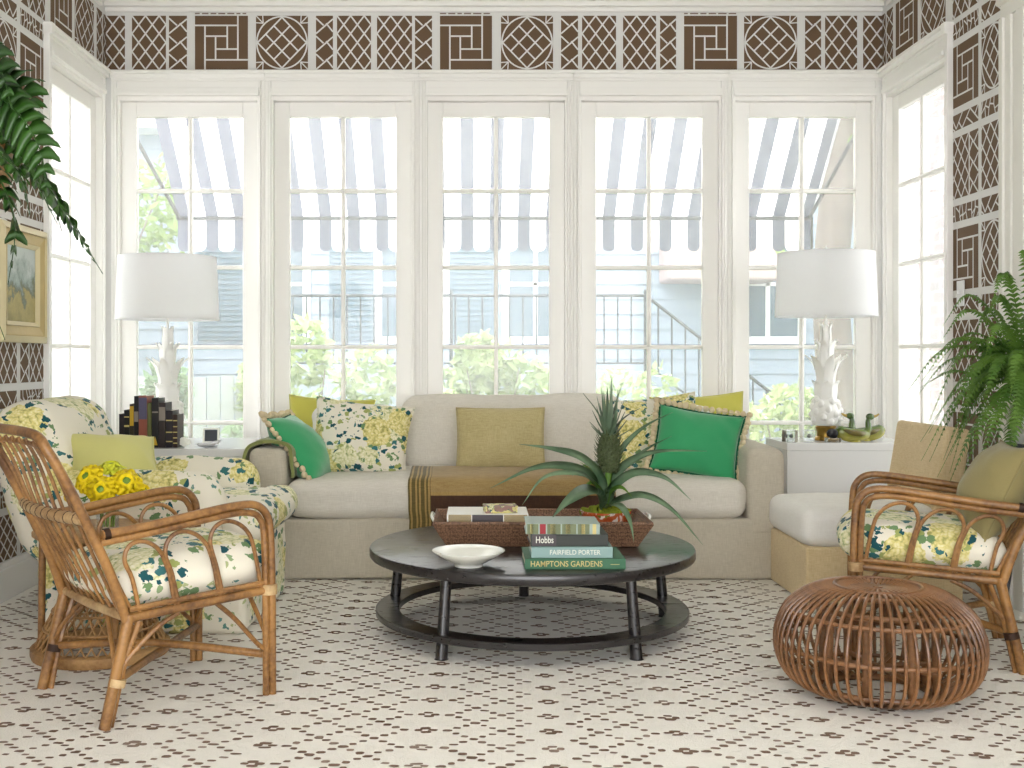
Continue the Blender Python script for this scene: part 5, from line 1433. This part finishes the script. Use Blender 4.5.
# hanging fern, upper left
hb = V(-1.20, 2.62, 1.42)
hp = thing('hanging_fern', 'dark green broad-leaved fern hanging at the upper left corner of the view', 'hanging plant', (hb.x, hb.y, hb.z))
MB().lathe([(.001,0),(.09,0),(.12,.05),(.135,.13),(.142,.135),(.142,.15),(.13,.15),(.12,.12),(.001,.11)], 32).build('pot', M['wicker'], hp)
for k in range(3):
    a = 2*pi*k/3; MB().tube([V(.14*cos(a), .14*sin(a), .145), V(0,0,.70)], .0025, 6).build('wire', M['iron'], hp)
MB().tube([V(0,0,.70), V(0,0,3.118-hb.z)], .003, 6).build('hanging_wire', M['iron'], hp)
def wf_(a, b, c): return W(a, b, c)-hb
hf = [([(-55,120,2.6), (-30,85,2.55), (0,78,2.5), (26,95,2.48), (44,135,2.46)], .088, .019, 11),
      ([(-60,110,2.6), (-20,90,2.5), (15,110,2.45), (40,150,2.42), (48,205,2.40)], .080, .018, 12),
      ([(-50,130,2.6), (-10,120,2.6), (30,160,2.6), (66,215,2.6), (103,274,2.6)], .074, .021, 20),
      ([(-50,140,2.6), (-20,150,2.5), (5,190,2.45), (15,230,2.45), (8,285,2.45)], .055, .014, 12),
      ([(-60,110,2.6), (-45,70,2.5), (-25,50,2.45), (0,70,2.4), (12,110,2.38)], .085, .018, 11),
      ([(-50,130,2.65), (-15,140,2.7), (20,165,2.72), (48,190,2.74), (62,232,2.76)], .060, .016, 13),
      ([(-60,110,2.6), (-70,60,2.4), (-90,50,2.3), (-120,100,2.2)], .08, .017, 10), ([(-60,110,2.6), (-90,70,2.7), (-130,80,2.8), (-160,150,2.9)], .08, .017, 10),
      ([(-50,130,2.6), (-30,125,2.5), (-5,150,2.46), (20,175,2.45), (30,215,2.45)], .06, .017, 11), ([(-55,140,2.6), (-35,160,2.5), (-18,220,2.45), (-12,290,2.42), (5,340,2.42)], .03, .007, 14),
      ([(-40,100,2.7), (-10,90,2.75), (22,130,2.8), (46,170,2.82)], .07, .017, 10), ([(-55,120,2.6), (-25,105,2.56), (5,130,2.53), (32,175,2.5), (58,225,2.5)], .056, .016, 13)]
for k, (pts, pl, pw, n) in enumerate(hf):
    frond(hp, [wf_(*p) for p in pts], pl*.74, pw*1.0, int(n*1.25), M['holly'], sub=8, round_=True, droop=.30, seed=40+k, side0=(.35,.15,.9) if k in (0,1,4) else None)

# ------------------------------------------------------------------ picture
pc = thing('framed_painting', 'small landscape painting in a wide gilt frame on the left papered wall', 'picture', (XL+.003, 5.03, 1.385))
hw_, hh_ = .262, .262
def frame_ring(a0, a1, x0, x1, nm, mt):
    m = MB()
    A = [(x0, -hw_+a0, -hh_+a0), (x0, hw_-a0, -hh_+a0), (x0, hw_-a0, hh_-a0), (x0, -hw_+a0, hh_-a0)]; B = [(x1, -hw_+a1, -hh_+a1), (x1, hw_-a1, -hh_+a1), (x1, hw_-a1, hh_-a1), (x1, -hw_+a1, hh_-a1)]
    A0 = [(.0, q[1], q[2]) for q in A]; B0 = [(.0, q[1], q[2]) for q in B]
    m.add(A+B+A0+B0, [(i,(i+1)%4,(i+1)%4+4,i+4) for i in range(4)]+[(i+8,(i+1)%4+8,(i+1)%4,i) for i in range(4)]+[(i+4,(i+1)%4+4,(i+1)%4+12,i+12) for i in range(4)]+[(i+12,(i+1)%4+12,(i+1)%4+8,i+8) for i in range(4)])
    return m.build(nm, mt, pc, smooth=False, bevel=.003)
frame_ring(.0, .03, .03, .042, 'outer_moulding', M['gilt2'])
frame_ring(.0305, .075, .032, .022, 'frame_panel', M['gilt'])
frame_ring(.0755, .095, .028, .014, 'inner_moulding', M['gilt2'])
MB().box(.001, .010, -hw_+.0955, hw_-.0955, -hh_+.0955, hh_-.0955).build('canvas', M['painting'], pc, smooth=False)
# ------------------------------------------------------------------ camera and light
cam = bpy.data.cameras.new('camera'); co = bpy.data.objects.new('camera', cam); COL.objects.link(co)
co.location = (0, 0, H); co.rotation_euler = (R(90), 0, 0)
cam.sensor_width = 36; cam.lens = F/1024*36; cam.shift_x = (512-XV)/1024; cam.shift_y = -(384-YV)/1024
cam.clip_start = .05; cam.clip_end = 200
sc.camera = co
w = bpy.data.worlds.new('sky'); sc.world = w; w.use_nodes = True
bg = w.node_tree.nodes['Background']; bg.inputs[0].default_value = (.96, .97, 1.0, 1); bg.inputs[1].default_value = 2.0
sun = bpy.data.lights.new('sun', 'SUN'); so = bpy.data.objects.new('sun', sun); COL.objects.link(so)
sun.energy = 5.0; sun.angle = R(2); sun.color = (1, .96, .9)
so.rotation_euler = (R(-38), 0, R(4)); so.location = (0, 0, 8)
sc.view_settings.view_transform = 'Standard'; sc.view_settings.look = 'None'; sc.view_settings.exposure = 1.75; sc.view_settings.gamma = 1
sc.view_settings.use_curve_mapping = False
sc.cycles.max_bounces = 10; sc.cycles.diffuse_bounces = 5; sc.cycles.transparent_max_bounces = 12; sc.cycles.caustics_reflective = False; sc.cycles.caustics_refractive = False
sc.cycles.sample_clamp_indirect = 6
sc.cycles.use_denoising = True
